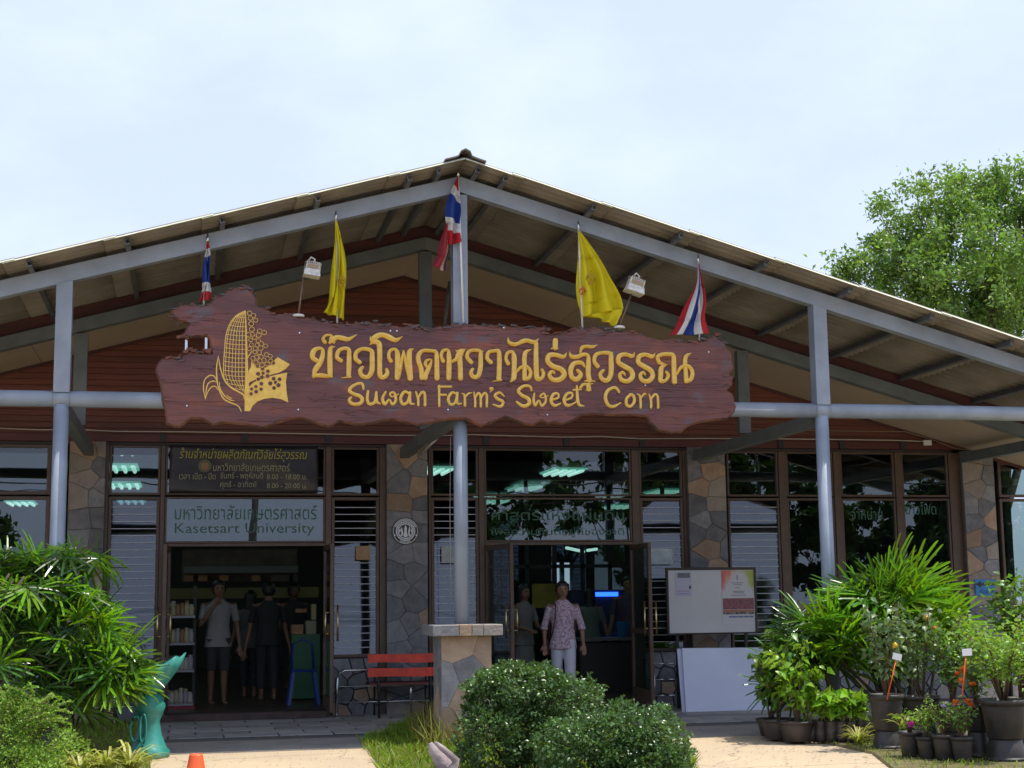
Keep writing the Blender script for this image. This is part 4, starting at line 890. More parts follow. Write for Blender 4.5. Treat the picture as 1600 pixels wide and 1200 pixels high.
f = flag('yellow_flag', 'narrow furled yellow flag with an emblem, between the left floodlight and the centre', (527, 505), (525, 343))
o = drape('flag_cloth', [(524,345),(521,400),(516,460),(505,488)], [(526,345),(536,380),(540,430),(539,500)], YFL-.02, M_FY, f, 3, .035)
M_EMB = mat('flag_emblem_ink', (.40, .24, .01), .6)
def emblem(cx, cy, s, Y, parent, m=M_EMB):
    bm = bmesh.new()
    for k in range(9):
        a = pi*(k/8); p0 = P(cx+s*.5*cos(a), cy-s*.35*sin(a), Y); p1 = P(cx+s*.75*cos(a)*.9, cy-s*.8*sin(a), Y); tube(bm, [p0, p1], .005, 5)
    tube(bm, [P(cx+s*.45*cos(t), cy+s*.5*sin(t), Y) for t in np.linspace(0, 2*pi, 13)], .005, 5); tube(bm, [P(cx-.35*s, cy+.6*s, Y), P(cx+.35*s, cy+.6*s, Y)], .008, 5); tube(bm, [P(cx, cy-1.1*s, Y), P(cx, cy+.4*s, Y)], .006, 5)
    build('flag_emblem', bm, m, parent)
emblem(534, 440, 11, YFL-.075, f)
f = flag('yellow_flag', 'wide yellow flag with a coloured emblem spreading beside the right floodlight', (910, 513), (904, 358))
drape('flag_cloth', [(904,360),(903,420),(905,470),(908,496)], [(906,360),(945,415),(963,450),(973,483)], YFL-.02, M_FY, f, 2.3, .05, nu=30)
drape('flag_cloth', [(908,494),(925,495),(935,497)], [(973,482),(968,500),(957,510)], YFL-.02, M_FY, f, 2.3, .03, nu=16, nv=8)
emblem(923, 436, 12, YFL-.09, f); emblem(910, 455, 8, YFL-.08, f, mat('flag_emblem_red', (.5, .10, .02), .6))
f = flag('thai_flag', 'red, white and blue flag hanging at the far right end of the sign', (1093, 532), (1091, 410))
drape('flag_cloth', [(1090,412),(1086,450),(1066,490),(1047,524)], [(1093,412),(1100,460),(1101,495),(1106,522)], YFL-.02, M_FT, f, 1.6, .035, nu=30)
# centre flag: on a tall thin pole strapped to the middle post
f = thing('thai_flag', 'large red, white and blue flag drooping from the tall pole at the ridge', 'flag', P(722, 505, YF-.11), 'flags along the top of the sign')
otube('flag_pole', [P(724, 505, YF-.12), P(716, 275, YF-.12)], .012, M_WHITE, f, 8); bm = bmesh.new(); tube(bm, [P(716, 275, YF-.12), P(715.5, 264, YF-.12)], [.018, .002], 8); build('finial', bm, M_CHROME, f)
drape('flag_cloth', [(714,277),(704,300),(697,335),(700,383)], [(716,277),(718,320),(719,350),(719,379)], YF-.14, M_FT, f, 1.5, .03, swap=True)
drape('flag_cloth', [(699,320),(694,360),(686,390),(674,415)], [(704,330),(702,370),(700,400),(698,424)], YF-.11, clothmat('thai_flag_fly', [(0, (.35, .03, .05)), (.45, RED), (.62, (.6, .5, .42)), (.86, (.10, .03, .08))]), f, 1.2, .03, nu=14)

# floodlights on stems
def flood(label, base, top, hx0, hy0, hx1, hy1, tilt):
    Y = YFL; B = P(*base, Y); T = P(*top, Y)
    t = thing('floodlight', label, 'floodlight', B, 'floodlights on the sign')
    otube('lamp_stem', [B, T], .010, mat('rusty_stem', (.20, .13, .10), .6, metal=.3), t, 8)
    bm = bmesh.new(); lathe(bm, [(.058, -.012), (.066, 0), (.055, .014), (.018, .022)], (B.x, B.y-.01, B.z), 16); build('stem_base', bm, M_WHITE, t)
    a = P(hx0, hy1, Y); b = P(hx1, hy0, Y); w = abs(b.x-a.x)*.86; h = abs(b.z-a.z)*.86; cx, cz = (a.x+b.x)/2, (a.z+b.z)/2
    hd = bpy.data.objects.new('lamp_head', None)
    bm = bmesh.new()
    hull8(bm, [(-w/2, -.12, -h/2), (w/2, -.12, -h/2), (w/2, .06, -h/2), (-w/2, .06, -h/2)], [(-w*.42, -.08, -h*.05), (w*.42, -.08, -h*.05), (w*.42, .05, -h*.05), (-w*.42, .05, -h*.05)])
    box(bm, -w*.40, w*.40, -.07, .05, -h*.02, h*.30, 0, .005)
    for k in range(7):
        xx = -w*.36+w*.72*k/6; box(bm, xx-.004, xx+.004, -.078, .055, h*.30, h*.40, 0)
    tube(bm, [(-w*.46, 0, -h*.2), (-w*.46, 0, h*.42), (0, .0, h*.52), (w*.46, 0, h*.42), (w*.46, 0, -h*.2)], .006, 6)
    tube(bm, [(0, 0, h*.3), (.01, -.02, h*.62), (-.03, -.02, h*.72), (-.05, 0, h*.5)], .010, 6)
    bmesh.ops.rotate(bm, verts=bm.verts, cent=(0, 0, 0), matrix=Matrix.Rotation(RAD(tilt), 3, 'Y'))
    bmesh.ops.translate(bm, verts=bm.verts, vec=(cx, Y-.03, cz))
    build('lamp_head', bm, mat('lamp_cream', (.62, .60, .55), .5, var=.2, scale=20), t)
    g = bmesh.new(); box(g, -w*.33, w*.33, -.075, -.072, h*.02, h*.24); bmesh.ops.rotate(g, verts=g.verts, cent=(0, 0, 0), matrix=Matrix.Rotation(RAD(tilt), 3, 'Y')); bmesh.ops.translate(g, verts=g.verts, vec=(cx, Y-.03, cz)); build('lamp_label', g, mat('tan_label', (.32, .24, .15), .6), t)
flood('white floodlight on a thin stem above the corn cob end of the sign', (466, 494), (474, 434), 472, 408, 503, 436, 8)
flood('white floodlight tilted on a stem beside the wide yellow flag', (967, 512), (987, 458), 975, 433, 1007, 462, 18)

# cable along the fascia, little junction box, tube light under the middle tie beam
ys_ = -.13
cb = thing('cable', 'thin white cable run along the red fascia under the gable', 'cable', P(700, 680, ys_))
cpts = [(0,669),(60,671.5),(125,671),(180,674),(275,674.5),(380,676),(500,678),(600,680),(700,680.5),(735,679),(880,683),(940,682),(1000,685.5),(1110,685),(1250,686),(1330,687),(1400,688),(1450,690)]
otube('cable_run', [P(x, y, ys_) for x, y in cpts], .0075, mat('cable_white', (.55, .52, .45), .6), cb, 6)
otube('cable_run', [P(x, y, ys_+.02) for x, y in ((1170,670),(1290,673),(1415,674.5),(1460,688),(1490,700),(1530,706),(1600,690))], .005, mat('cable_tan', (.35, .27, .17), .6), cb, 6)
o = obox('junction_box', PX(1442, 690, ys_), PX(1454, 690, ys_), ys_-.03, ys_, PZ(1448, 696, ys_), PZ(1448, 688, ys_), M_WHITE); tag(o, 'small white junction box on the fascia left of the last pillar', 'junction box')
tl = thing('tube_light', 'slim boxed tube light fixed under the middle tie beam behind the centre post', 'tube light', (XC-.25, -2.2, 3.3))
bm = bmesh.new(); A = P(657, 705, -1.2); B = P(686, 676, -2.6)
hull8(bm, [A+Vector((-.035, 0, -.03)), A+Vector((.035, 0, -.03)), A+Vector((.035, 0, .03)), A+Vector((-.035, 0, .03))], [B+Vector((-.035, 0, -.03)), B+Vector((.035, 0, -.03)), B+Vector((.035, 0, .03)), B+Vector((-.035, 0, .03))])
build('lamp_housing', bm, mat('lamp_tan', (.42, .34, .27), .5), tl)
otube('lamp_tube', [A+Vector((0, .02, -.045)), B+Vector((0, .05, -.045))], .013, M_WHITE, tl, 8)
# hanging pull cord by the post
otube('pull_cord', [P(704, 683, -.5), P(703, 800, -.5), P(705, 960, -.5)], .004, M_WHITE, tag(thing('blind_cord', 'thin white cord hanging down in front of the louvres left of the centre post', 'cord', P(705, 960, -.5))), 5)
# ================================================================ vegetation
rng = np.random.default_rng(7)
def leaf_arrays(base, d, nrm, Ls, Ws, bend=.0):
    """pointed leaves folded along the midrib: 5 verts, 4 tris"""
    base = np.asarray(base, float); d = d/np.linalg.norm(d, axis=1, keepdims=True); s = np.cross(d, nrm); s /= np.linalg.norm(s, axis=1, keepdims=True)+1e-9; up = np.cross(s, d)
    L_ = Ls[:, None]; W_ = Ws[:, None]; n = len(base)
    V = np.stack([base, base+d*L_*.45+s*W_-up*W_*.0+up*W_*.35, base+d*L_*(1-.1*bend)-up*L_*bend, base+d*L_*.45-s*W_+up*W_*.35, base+d*L_*.5], 1).reshape(-1, 3)
    b = (np.arange(n)*5)[:, None]; F_ = np.concatenate([b+[0, 1, 4], b+[1, 2, 4], b+[0, 4, 3], b+[4, 2, 3]], 1).reshape(-1, 3)
    return V, F_
def rand_dirs(n, up=.3):
    v = rng.normal(size=(n, 3)); v[:, 2] += up; return v/np.linalg.norm(v, axis=1, keepdims=True)
def leaf_part(name, base, d, L0, L1, w, m, parent, bend=.15, kind='stuff'):
    n = len(base); nrm = rand_dirs(n, 1.2); Ls = rng.uniform(L0, L1, n)
    V, F_ = leaf_arrays(base, d, nrm, Ls, Ls*w, bend); return np_mesh(name, V, F_, m, parent, kind)

# --- fan palm clumps (lady palm): canes, and fronds that are each a fan of folded blunt leaflets
M_PALM = [leafmat('palm_leaf_%d' % i, a, b, .27, .38, 1.2, .6, .3) for i, (a, b) in enumerate([((.05, .14, .014), (.10, .24, .022)), ((.10, .25, .012), (.20, .37, .022)), ((.020, .055, .014), (.045, .10, .022))])]
M_CANE = mat('palm_cane', (.07, .055, .035), .8, var=.4, scale=30)
def frond_mesh(n, Lf, seed, m, petiole=.32):
    r = random.Random(seed); V = []; Fc = []
    spread = RAD(r.uniform(175, 235))
    for k in range(n):
        a = -spread/2+spread*(k+.5)/n+r.uniform(-.06, .06); L_ = Lf*(1-.28*abs(a)/(spread/2))*r.uniform(.88, 1.08); w = .0145*r.uniform(.8, 1.2)
        droop = r.uniform(.08, .34)*L_; dx, dz = cos(a), sin(a); sx_, sz_ = -sin(a), cos(a)
        b0 = len(V)
        for t, ww in ((0.02, .45), (.3, .95), (.65, 1.0), (.93, .8), (1, .35)):
            c = (dx*L_*t, -droop*t*t, dz*L_*t)
            V += [(c[0]+sx_*w*ww, c[1]+w*ww*.55, c[2]+sz_*w*ww), c, (c[0]-sx_*w*ww, c[1]+w*ww*.55, c[2]-sz_*w*ww)]
        for j in range(4):
            p = b0+3*j; Fc += [(p, p+3, p+4, p+1), (p+1, p+4, p+5, p+2)]
    b0 = len(V)   # petiole
    for t in (0, .5, 1):
        x = -petiole*(1-t); y = -.05*(1-(2*t-1)**2)
        V += [(x, y+.005, -.005), (x, y+.005, .005), (x, y-.006, 0)]
    for j in range(2):
        for q in range(3): Fc.append((b0+3*j+q, b0+3*j+(q+1) % 3, b0+3*j+3+(q+1) % 3, b0+3*j+3+q))
    me = bpy.data.meshes.new('frond'); me.from_pydata(V, [], Fc); me.materials.append(m); return me
FR = [frond_mesh(r_, L_, i, M_PALM[mi]) for i, (r_, L_, mi) in enumerate([(9, .40, 0), (11, .44, 1), (8, .36, 0), (10, .42, 2), (12, .46, 1), (7, .38, 2)])]
def palm(label, blobs, base, n_canes, seed, scale=1.0, pick=(0, 1, 2, 3, 4, 5), burst=.68):
    """blobs: (centre, radii, number of fronds)"""
    r = random.Random(seed); t = thing('lady_palm', label, 'palm', base, 'fan palm clumps'); base = Vector(base)
    tops = []
    for c, rad, n in blobs:
        c = Vector(c)
        for k in range(n):
            th = r.uniform(0, 2*pi); ph = math.acos(r.uniform(-.75, 1)); rr = r.uniform(.55, 1)**.6
            off = Vector((rad[0]*sin(ph)*cos(th)*rr, rad[1]*sin(ph)*sin(th)*rr, rad[2]*cos(ph)*rr)); p = c+off
            p.z = max(p.z, base.z+.18)
            out = Vector((off.x/rad[0], off.y/rad[1], off.z/rad[2]*.6+r.uniform(-.1, .55)))
            if out.length < .1: out = Vector((0, 0, 1))
            out.z += max(0, off.z/rad[2])*.5; out.normalize(); out = (out+Vector((r.uniform(-.3, .3), r.uniform(-.3, .3), r.uniform(-.15, .3)))).normalized()
            o = bpy.data.objects.new('frond', FR[r.choice(pick)]); COL.objects.link(o); o.parent = t; o.matrix_parent_inverse = mw(t).inverted()
            xa = out; up = Vector((0, 0, 1)); ya = (up-xa*up.dot(xa)); ya.normalize()     # local +Y = upper face
            if ya.length < .1: ya = Vector((0, 1, 0))
            roll = r.uniform(-.9, .9); za = xa.cross(ya); ya2 = ya*cos(roll)+za*sin(roll); za2 = xa.cross(ya2)
            if r.random() < burst:      # blade turned to face outwards, leaflets bursting round its stalk
                ya2 = (out*.75+Vector((0, 0, .75))+Vector((r.gauss(0, .3), r.gauss(0, .3), r.gauss(0, .2)))).normalized()
                xa = out*.8+Vector((r.gauss(0, .5), r.gauss(0, .5), r.uniform(-.7, .25))); xa = xa-ya2*xa.dot(ya2); xa.normalize(); za2 = xa.cross(ya2)
            o.rotation_euler = Matrix((xa, ya2, za2)).transposed().to_euler(); s = scale*r.uniform(.8, 1.2); o.scale = (s, s, s); o.location = p-xa*.1
    for k in range(n_canes):
        a = base+Vector((r.uniform(-1, 1)*blobs[0][1][0]*.5, r.uniform(-1, 1)*blobs[0][1][1]*.5, 0)); c, rad, _ = r.choice(blobs); c = Vector(c)
        b = c+Vector((r.uniform(-.5, .5)*rad[0], r.uniform(-.5, .5)*rad[1], r.uniform(-.1, .6)*rad[2]))
        otube('cane', [a, (a+b)/2+Vector((r.uniform(-.05, .05), 0, 0)), b], [.022, .018, .012], M_CANE, t, 7)
    return t
YPL = -4.9
def PB(px, py, Y): return tuple(P(px, py, Y))
palm('big glossy fan palm clump left of the left doorway under the eave', [(PB(122, 985, YPL), (.48, .45, .45), 44), (PB(60, 930, YPL+.2), (.50, .5, .40), 32), (PB(160, 1045, YPL-.1), (.30, .40, .28), 24), (PB(90, 1085, YPL-.1), (.42, .40, .28), 20), (PB(196, 1055, YPL-.2), (.18, .22, .26), 22), (PB(110, 880, YPL+.2), (.35, .35, .15), 14)], (-1.85, YPL, 0), 16, 3, .92, (0, 0, 1, 2, 3, 4, 5, 1), .42)
palm('dark fan palm clump cut by the left edge of the photo', [(PB(5, 925, YPL-.3), (.45, .45, .48), 44), (PB(10, 1040, YPL-.3), (.5, .45, .36), 24)], (-2.55, YPL-.3, 0), 8, 5, .9, (0, 2, 3, 5, 1), .45)
YPR = -4.75
palm('tall bright fan palm clump in front of the right steel post', [(PB(1385, 935, YPR), (.50, .5, .30), 70), (PB(1345, 1000, YPR), (.50, .45, .42), 42), (PB(1445, 985, YPR), (.34, .4, .36), 30), (PB(1290, 1010, YPR), (.40, .4, .35), 26)], (7.4, YPR, 0), 18, 9, 1.05, (0, 1, 1, 4, 4, 3), .22)
palm('small fan palm clump left of the tall one, beside the whiteboard', [(PB(1262, 985, YPR-.1), (.30, .35, .30), 22), (PB(1230, 1060, YPR-.1), (.28, .3, .32), 16)], (6.72, YPR-.1, 0), 6, 15, .85, (0, 2, 3, 5), .4)

# --- clipped glossy bushes in the middle bed
M_BUSH = leafmat('bush_leaf', (.045, .10, .028), (.12, .21, .07), .32, .22, 4, .45, .4)
M_TWIG = mat('twig', (.13, .085, .05), .9, var=.3, scale=20)
def bush(name, label, cat, blobs, base, dens, L0, L1, m, group=None, w=.30, up=.35, stems=8, depth=.30, gaps=.0):
    t = thing(name, label, cat, base, group); Bs = []; Ds = []
    for c, rad in blobs:
        c = np.array(c); rad = np.array(rad); area = 4*pi*((rad[0]*rad[1])**1.6/3+(rad[0]*rad[2])**1.6/3+(rad[1]*rad[2])**1.6/3)**(1/1.6); n = int(dens*area)
        d = rand_dirs(n, .15); ph = rng.uniform(0, 6, 6)
        lump = 1+.15*np.sin(d[:, 0]*7+ph[0])*np.sin(d[:, 2]*8+ph[1])+.07*np.sin(d[:, 1]*11+ph[2])+.09*np.sin(d[:, 0]*17+ph[3])*np.sin(d[:, 2]*19+ph[4])
        rr = (1-depth*rng.random(n)**2.0)*lump
        p = c+d*rad*rr[:, None]; keep = (p[:, 2] > base[2]+.02)
        if gaps: keep &= (np.sin(p[:, 0]*13+1)*np.sin(p[:, 2]*15+2)+rng.uniform(-.6, .6, n)) > -gaps
        p = p[keep]; d = d[keep]
        Bs.append(p); Ds.append(d*.6+rand_dirs(len(p), up)*.75)
    leaf_part('foliage', np.concatenate(Bs), np.concatenate(Ds), L0, L1, w, m, t)
    r = random.Random(len(label)); bm = bmesh.new(); b = Vector(base)
    for k in range(stems):
        c, rad = r.choice(blobs); e = Vector(c)+Vector((r.uniform(-.7, .7)*rad[0], r.uniform(-.7, .7)*rad[1], r.uniform(-.3, .75)*rad[2])); a = b+Vector((r.uniform(-.08, .08), r.uniform(-.08, .08), 0)); mid = a.lerp(e, .5)+Vector((r.uniform(-.05, .05), r.uniform(-.05, .05), 0))
        tube(bm, [a, mid, e], [.012, .009, .004], 5)
    build('branches', bm, M_TWIG, t)['kind'] = 'stuff'
    return t
YB1, YB2 = -7.2, -8.3
def ball(px, py, Y, rpx, rpz, ry=None):
    c = P(px, py, Y); s = (c-CAMP).dot(c_fw)/F_PX; return ((c.x, c.y, c.z), (rpx*s, (ry or rpx*.85)*s, rpz*s))
bush('clipped_bush', 'dark glossy clipped bush in cloud shaped tiers beside the stone pedestal', 'bush',
     [ball(800, 1075, YB1, 72, 36), ball(842, 1062, YB1+.1, 30, 26), ball(880, 1098, YB1-.1, 66, 46), ball(775, 1150, YB1-.15, 62, 52), ball(850, 1150, YB1-.1, 60, 50), ball(760, 1100, YB1, 36, 34)], (P(810, 1180, YB1).x, YB1, 0), 4300, .026, .048, M_BUSH, 'clipped bushes in the middle bed', gaps=.5, depth=.34, w=.34, up=.15)
bush('clipped_bush', 'low rounded glossy clipped bush nearest the camera, in front right of the tiered one', 'bush',
     [ball(990, 1160, YB2, 86, 58), ball(915, 1170, YB2, 80, 48), ball(1010, 1195, YB2-.1, 70, 50)], (P(970, 1199, YB2).x, YB2, 0), 4700, .024, .044, M_BUSH, 'clipped bushes in the middle bed', gaps=.55, depth=.34, w=.34, up=.15)

# --- grass bed round the pedestal
def bed(name, pts, m, z=.02):
    bm = bmesh.new(); c = [G(*p) for p in pts]; lo = [bm.verts.new((v.x, v.y, -.02)) for v in c]; cen = sum(c, Vector())/len(c)
    hi = [bm.verts.new((v.x+(cen.x-v.x)*.05, v.y+(cen.y-v.y)*.05, z)) for v in c]
    for i in range(len(c)): bm.faces.new((lo[i], lo[(i+1) % len(c)], hi[(i+1) % len(c)], hi[i]))
    bm.faces.new(hi); o = build(name, bm, m); o['kind'] = 'structure'; return o
def pip(poly, x, y):
    ins = np.zeros(len(x), bool); n = len(poly)
    for i in range(n):
        a, b = poly[i], poly[(i+1) % n]; c = ((a[1] > y) != (b[1] > y)) & (x < (b[0]-a[0])*(y-a[1])/(b[1]-a[1]+1e-9)+a[0]); ins ^= c
    return ins
def grass(name, label, pts, n, h0, h1, m, z=.02, w=.12, lean=.6, hf=None):
    poly = [(G(*p).x, G(*p).y) for p in pts]; xs2, ys2 = zip(*poly)
    x = rng.uniform(min(xs2), max(xs2), n*3); y = rng.uniform(min(ys2), max(ys2), n*3); k = pip(poly, x, y); x, y = x[k][:n], y[k][:n]
    cl = .5+.5*np.sin(x*6+1)*np.sin(y*7); d = rng.normal(size=(len(x), 3))*lean; d[:, 2] = 1
    Ls = rng.uniform(h0, h1, len(x))*(.55+.75*cl)
    if hf is not None: Ls *= hf(x, y)
    V, F_ = leaf_arrays(np.stack([x, y, np.full(len(x), z-.01)], 1), d, rand_dirs(len(x), 0), Ls, Ls*w*.5, .25)
    o = np_mesh(name, V, F_, m, None, 'stuff'); o['label'] = label; return o
M_GRASS = leafmat('grass_blade', (.13, .25, .02), (.27, .34, .04), .5, .4, 2, .3, .35)
M_SOIL = mat('bed_soil', (.10, .075, .04), .95, col2=(.16, .14, .05), scale=8, bump=.6, bscale=30)
gp = [(562, 1160), (640, 1128), (700, 1118), (770, 1118), (900, 1125), (1010, 1150), (1085, 1185), (1110, 1290), (900, 1400), (700, 1390), (620, 1290), (600, 1215), (580, 1185)]
bed('planting_bed', gp, M_SOIL)
grass('grass', 'short yellowish green grass and weeds in the bed round the pedestal', gp, 26000, .05, .13, M_GRASS)
gp2 = [(640, 1150), (690, 1125), (780, 1122), (830, 1150), (760, 1180), (660, 1178)]
M_DRY = leafmat('dry_weed', (.20, .22, .045), (.34, .27, .09), .6, .4, 3, .3, .4)
grass('weeds', 'tall dry seeding weeds at the foot of the stone pedestal', gp2, 1500, .16, .42, M_DRY, w=.035, lean=.35)
lp = [(-200, 1135), (200, 1118), (240, 1150), (236, 1230), (238, 1420), (-400, 1420)]
bed('left_bed', lp, M_SOIL)
grass('ground_cover', 'low green ground cover in the bed at lower left', lp, 14000, .05, .12, M_GRASS)
rp = [(1228, 1150), (1290, 1162), (1360, 1178), (1400, 1210), (1450, 1400), (1900, 1400), (1900, 1130), (1500, 1112), (1240, 1125)]
bed('right_bed', rp, M_SOIL)
grass('short_grass', 'sparse short grass between the plant pots at right', rp, 9000, .04, .09, M_GRASS)
# striped spider plants
M_STRIPE = leafmat('striped_leaf', (.28, .33, .05), (.50, .47, .16), .45, .35, 9, .4, .35)
def strap_plant(name, label, x, y, z, n, L_, m, w=.035, group=None, parent=None, seed=0):
    r = random.Random(seed+n); V = []; Fc = []
    for k in range(n):
        a = r.uniform(0, 2*pi); l = L_*r.uniform(.6, 1.1); rise = r.uniform(.45, 1.0); ww = w*r.uniform(.6, 1)/2; b0 = len(V); bx, by = x+r.uniform(-.03, .03), y+r.uniform(-.03, .03)
        for t, wf in ((0, .6), (.25, 1), (.5, 1), (.75, .8), (1, .05)):
            rad = l*t*(.35+.65*t*(1.3-rise)); h = l*rise*(t*1.25-.65*t*t*t)
            cx, cy = bx+cos(a)*rad, by+sin(a)*rad; V += [(cx-sin(a)*ww*wf, cy+cos(a)*ww*wf, z+h+ww*.4*wf), (cx, cy, z+h), (cx+sin(a)*ww*wf, cy-cos(a)*ww*wf, z+h+ww*.4*wf)]
        for j in range(4):
            p = b0+3*j; Fc += [(p, p+3, p+4, p+1), (p+1, p+4, p+5, p+2)]
    if parent is not None: return np_mesh('foliage', V, Fc, m, parent, 'stuff')
    t = thing(name, label, 'plant', (x, y, z), group); np_mesh('leaves', V, Fc, m, t, 'stuff'); return t
for i, (px, py, n, L_, lb) in enumerate([(128, 1188, 44, .34, 'yellow striped spider plant second from the left in the front bed'), (165, 1178, 50, .38, 'yellow striped spider plant in the middle of the front row'), (205, 1180, 46, .42, 'tallest yellow striped spider plant, rightmost of the left bed'), (95, 1200, 40, .30, 'yellow striped spider plant leftmost, beside the feathery bush')]):
    g = P(px, py+22, -6.3+.1*i); strap_plant('spider_plant', lb, g.x, g.y, max(.02, g.z-.25), n, L_, M_STRIPE, .03, 'striped spider plants in the left bed')
# feathery pale green bush at lower left
M_FEATH = leafmat('feathery_leaf', (.17, .32, .05), (.32, .46, .10), .5, .4, 4, .3, .35)
b = bush('feathery_bush', 'pale green small leaved bush with arching shoots at the lower left corner', 'bush', [ball(20, 1150, -6.6, 62, 62), ball(75, 1180, -6.6, 62, 44), ball(30, 1220, -6.7, 90, 50)], (P(30, 1240, -6.6).x, -6.6, 0), 3600, .014, .030, M_FEATH, up=.5, w=.34, depth=.65, gaps=.35)
Bs = []; Ds = []; bm = bmesh.new(); r = random.Random(8)
for k in range(44):
    a = P(r.uniform(-20, 70), r.uniform(1100, 1170), -6.6+r.uniform(-.2, .2)); px = r.uniform(-10, 120); e = P(px, 1062+max(0, px-40)*.45+r.uniform(0, 60), a.y+r.uniform(-.1, .1)); mid = a.lerp(e, .55)+Vector((0, 0, .06))
    tube(bm, [a, mid, e], [.004, .003, .0015], 4)
    for t in np.linspace(.15, 1, 34):
        q = (a*(1-t)**2+mid*2*t*(1-t)+e*t*t)
        for s in range(3): Bs.append(tuple(q)); Ds.append((r.uniform(-1, 1), r.uniform(-1, 1), r.uniform(-.2, .9)))
build('shoots', bm, M_TWIG, b)['kind'] = 'stuff'; leaf_part('shoot_leaves', np.array(Bs), np.array(Ds), .018, .032, .38, M_FEATH, b)

# --- pots
M_POT = mat('black_pot', (.020, .019, .020), .5, var=.5, scale=6, col2=(.048, .038, .033), rnd=.2)
def pot_mesh(bm, x, y, z, r, h, flip=False, mi=0):
    prof = [(r*.70, 0), (r*.74, h*.04), (r*.93, h*.80), (r*.93, h*.86), (r*1.04, h*.88), (r*1.05, h*.98), (r*.99, h), (r*.94, h*.97), (r*.90, h*.90)]
    if flip: prof = [(p, h-q) for p, q in prof[::-1]]
    lathe(bm, prof, (x, y, z), 20, mi)
def stem_leaves(px_, x, y, z, h, spread, n, seed, tiers=5, droop=.0, forks=5):
    r = random.Random(seed); Bs = []; Ds = []; bm = bmesh.new()
    top = Vector((x+r.uniform(-.04, .04), y, z+h)); 
    for f in range(forks):
        a0 = Vector((x+r.uniform(-.02, .02), y+r.uniform(-.02, .02), z)); th = r.uniform(0, 2*pi); tt = r.uniform(.65, 1)
        e = Vector((x+cos(th)*spread*r.uniform(.3, 1), y+sin(th)*spread*r.uniform(.3, 1), z+h*tt)); m1 = a0.lerp(e, .5)+Vector((0, 0, h*.12))
        tube(bm, [a0, m1, e], [.010, .007, .003], 5)
        for t in np.linspace(.3, 1.0, max(3, n//forks)):
            q = (a0*(1-t)**2+m1*2*t*(1-t)+e*t*t); q = q+Vector((r.gauss(0, .3), r.gauss(0, .3), r.gauss(0, .22)))*spread*.55
            Bs.append(tuple(q)); th2 = r.uniform(0, 2*pi); Ds.append((cos(th2), sin(th2), r.uniform(-.5, .7)-droop))
    return bm, np.array(Bs), np.array(Ds)
LM = {'mid': leafmat('pot_leaf_mid', (.07, .17, .025), (.15, .28, .045), .35, .35, 4, .5, .35), 'bright': leafmat('pot_leaf_bright', (.15, .33, .02), (.28, .46, .04), .35, .42, 4, .5, .3),
      'grey': leafmat('pot_leaf_grey', (.08, .16, .05), (.19, .26, .12), .4, .3, 4, .5, .4), 'fine': leafmat('pot_leaf_fine', (.14, .29, .04), (.28, .42, .08), .4, .4, 4, .4, .35), 'dark': leafmat('pot_leaf_dark', (.015, .042, .014), (.035, .075, .02), .3, .15, 4, .5, .4)}
def potted(label, px, py, Y, r_, h_, ph, spread, n, L0, L1, lm, seed, stand=0, w=.26, droop=.1, fruit=None, fx=0, name='potted_plant', forks=6):
    """px, py: photo place of the pot's foot, Y: its distance plane"""
    g = P(px, py, Y); z = max(.0, g.z if stand == 0 else g.z); z0 = .02
    t = thing(name, label, 'potted plant', (g.x, Y, z0), 'potted plants for sale at right')
    if stand: bm = bmesh.new(); pot_mesh(bm, g.x, Y, z0, r_*.92, stand, True); build('upturned_pot', bm, M_POT, t)
    bm = bmesh.new(); pot_mesh(bm, g.x, Y, z0+stand, r_, h_); build('pot', bm, M_POT, t)
    bm = bmesh.new(); lathe(bm, [(r_*.88, 0), (r_*.5, .012), (.001, .015)], (g.x, Y, z0+stand+h_*.88), 16); build('soil', bm, M_SOIL, t)
    bm, B_s, D_s = stem_leaves(None, g.x+fx, Y, z0+stand+h_*.88, ph, spread, n, seed, droop=droop, forks=forks); build('stems', bm, M_TWIG, t)['kind'] = 'stuff'
    leaf_part('foliage', B_s, D_s, L0, L1, w, lm, t, bend=.3)
    if fruit:
        rr = random.Random(seed)
        for k in range(fruit[0]):
            c = B_s[rr.randrange(len(B_s))]; bm = bmesh.new(); lathe(bm, [(.004, -.032), (.02, -.026), (.030, -.008), (.028, .010), (.014, .026), (.003, .03)], c, 10); build('fruit', bm, fruit[1], t)
    return t, g
M_ORANGE = mat('orange_fruit', (.70, .25, .02), .45, var=.1, scale=20); M_YFRUIT = mat('yellow_fruit', (.72, .45, .03), .45); M_FLOWER = mat('pink_flower', (.60, .05, .38), .5); M_OFL = mat('orange_flower', (.80, .22, .04), .55)
t1, g1 = potted('leafy sapling with orange fruits in a tall black pot on an upturned pot', 1388, 1172, -6.2, .165, .34, .92, .25, 330, .06, .11, LM['grey'], 1, stand=.16, fruit=(4, M_YFRUIT), droop=.5)
potted('leafy fruit bush in a wide black pot behind the tagged sapling', 1442, 1155, -5.7, .19, .26, .95, .34, 420, .05, .10, LM['grey'], 2, stand=.18, fruit=(2, M_ORANGE), droop=.4)
potted('small pot with a bright pink flower and striped leaves', 1425, 1190, -7.0, .115, .22, .22, .10, 60, .04, .08, LM['fine'], 3)
potted('fine leaved plant in a small tilted grey pot, front row', 1450, 1192, -7.2, .095, .19, .34, .17, 260, .025, .05, LM['fine'], 4, w=.22)
potted('feathery plant in a round brown pot in the middle of the front row', 1478, 1205, -7.35, .11, .22, .38, .20, 320, .022, .045, LM['fine'], 5, w=.2)
potted('small shrub in the grey pot right of the feathery plant', 1506, 1210, -7.5, .10, .21, .30, .14, 220, .03, .05, LM['mid'], 6)
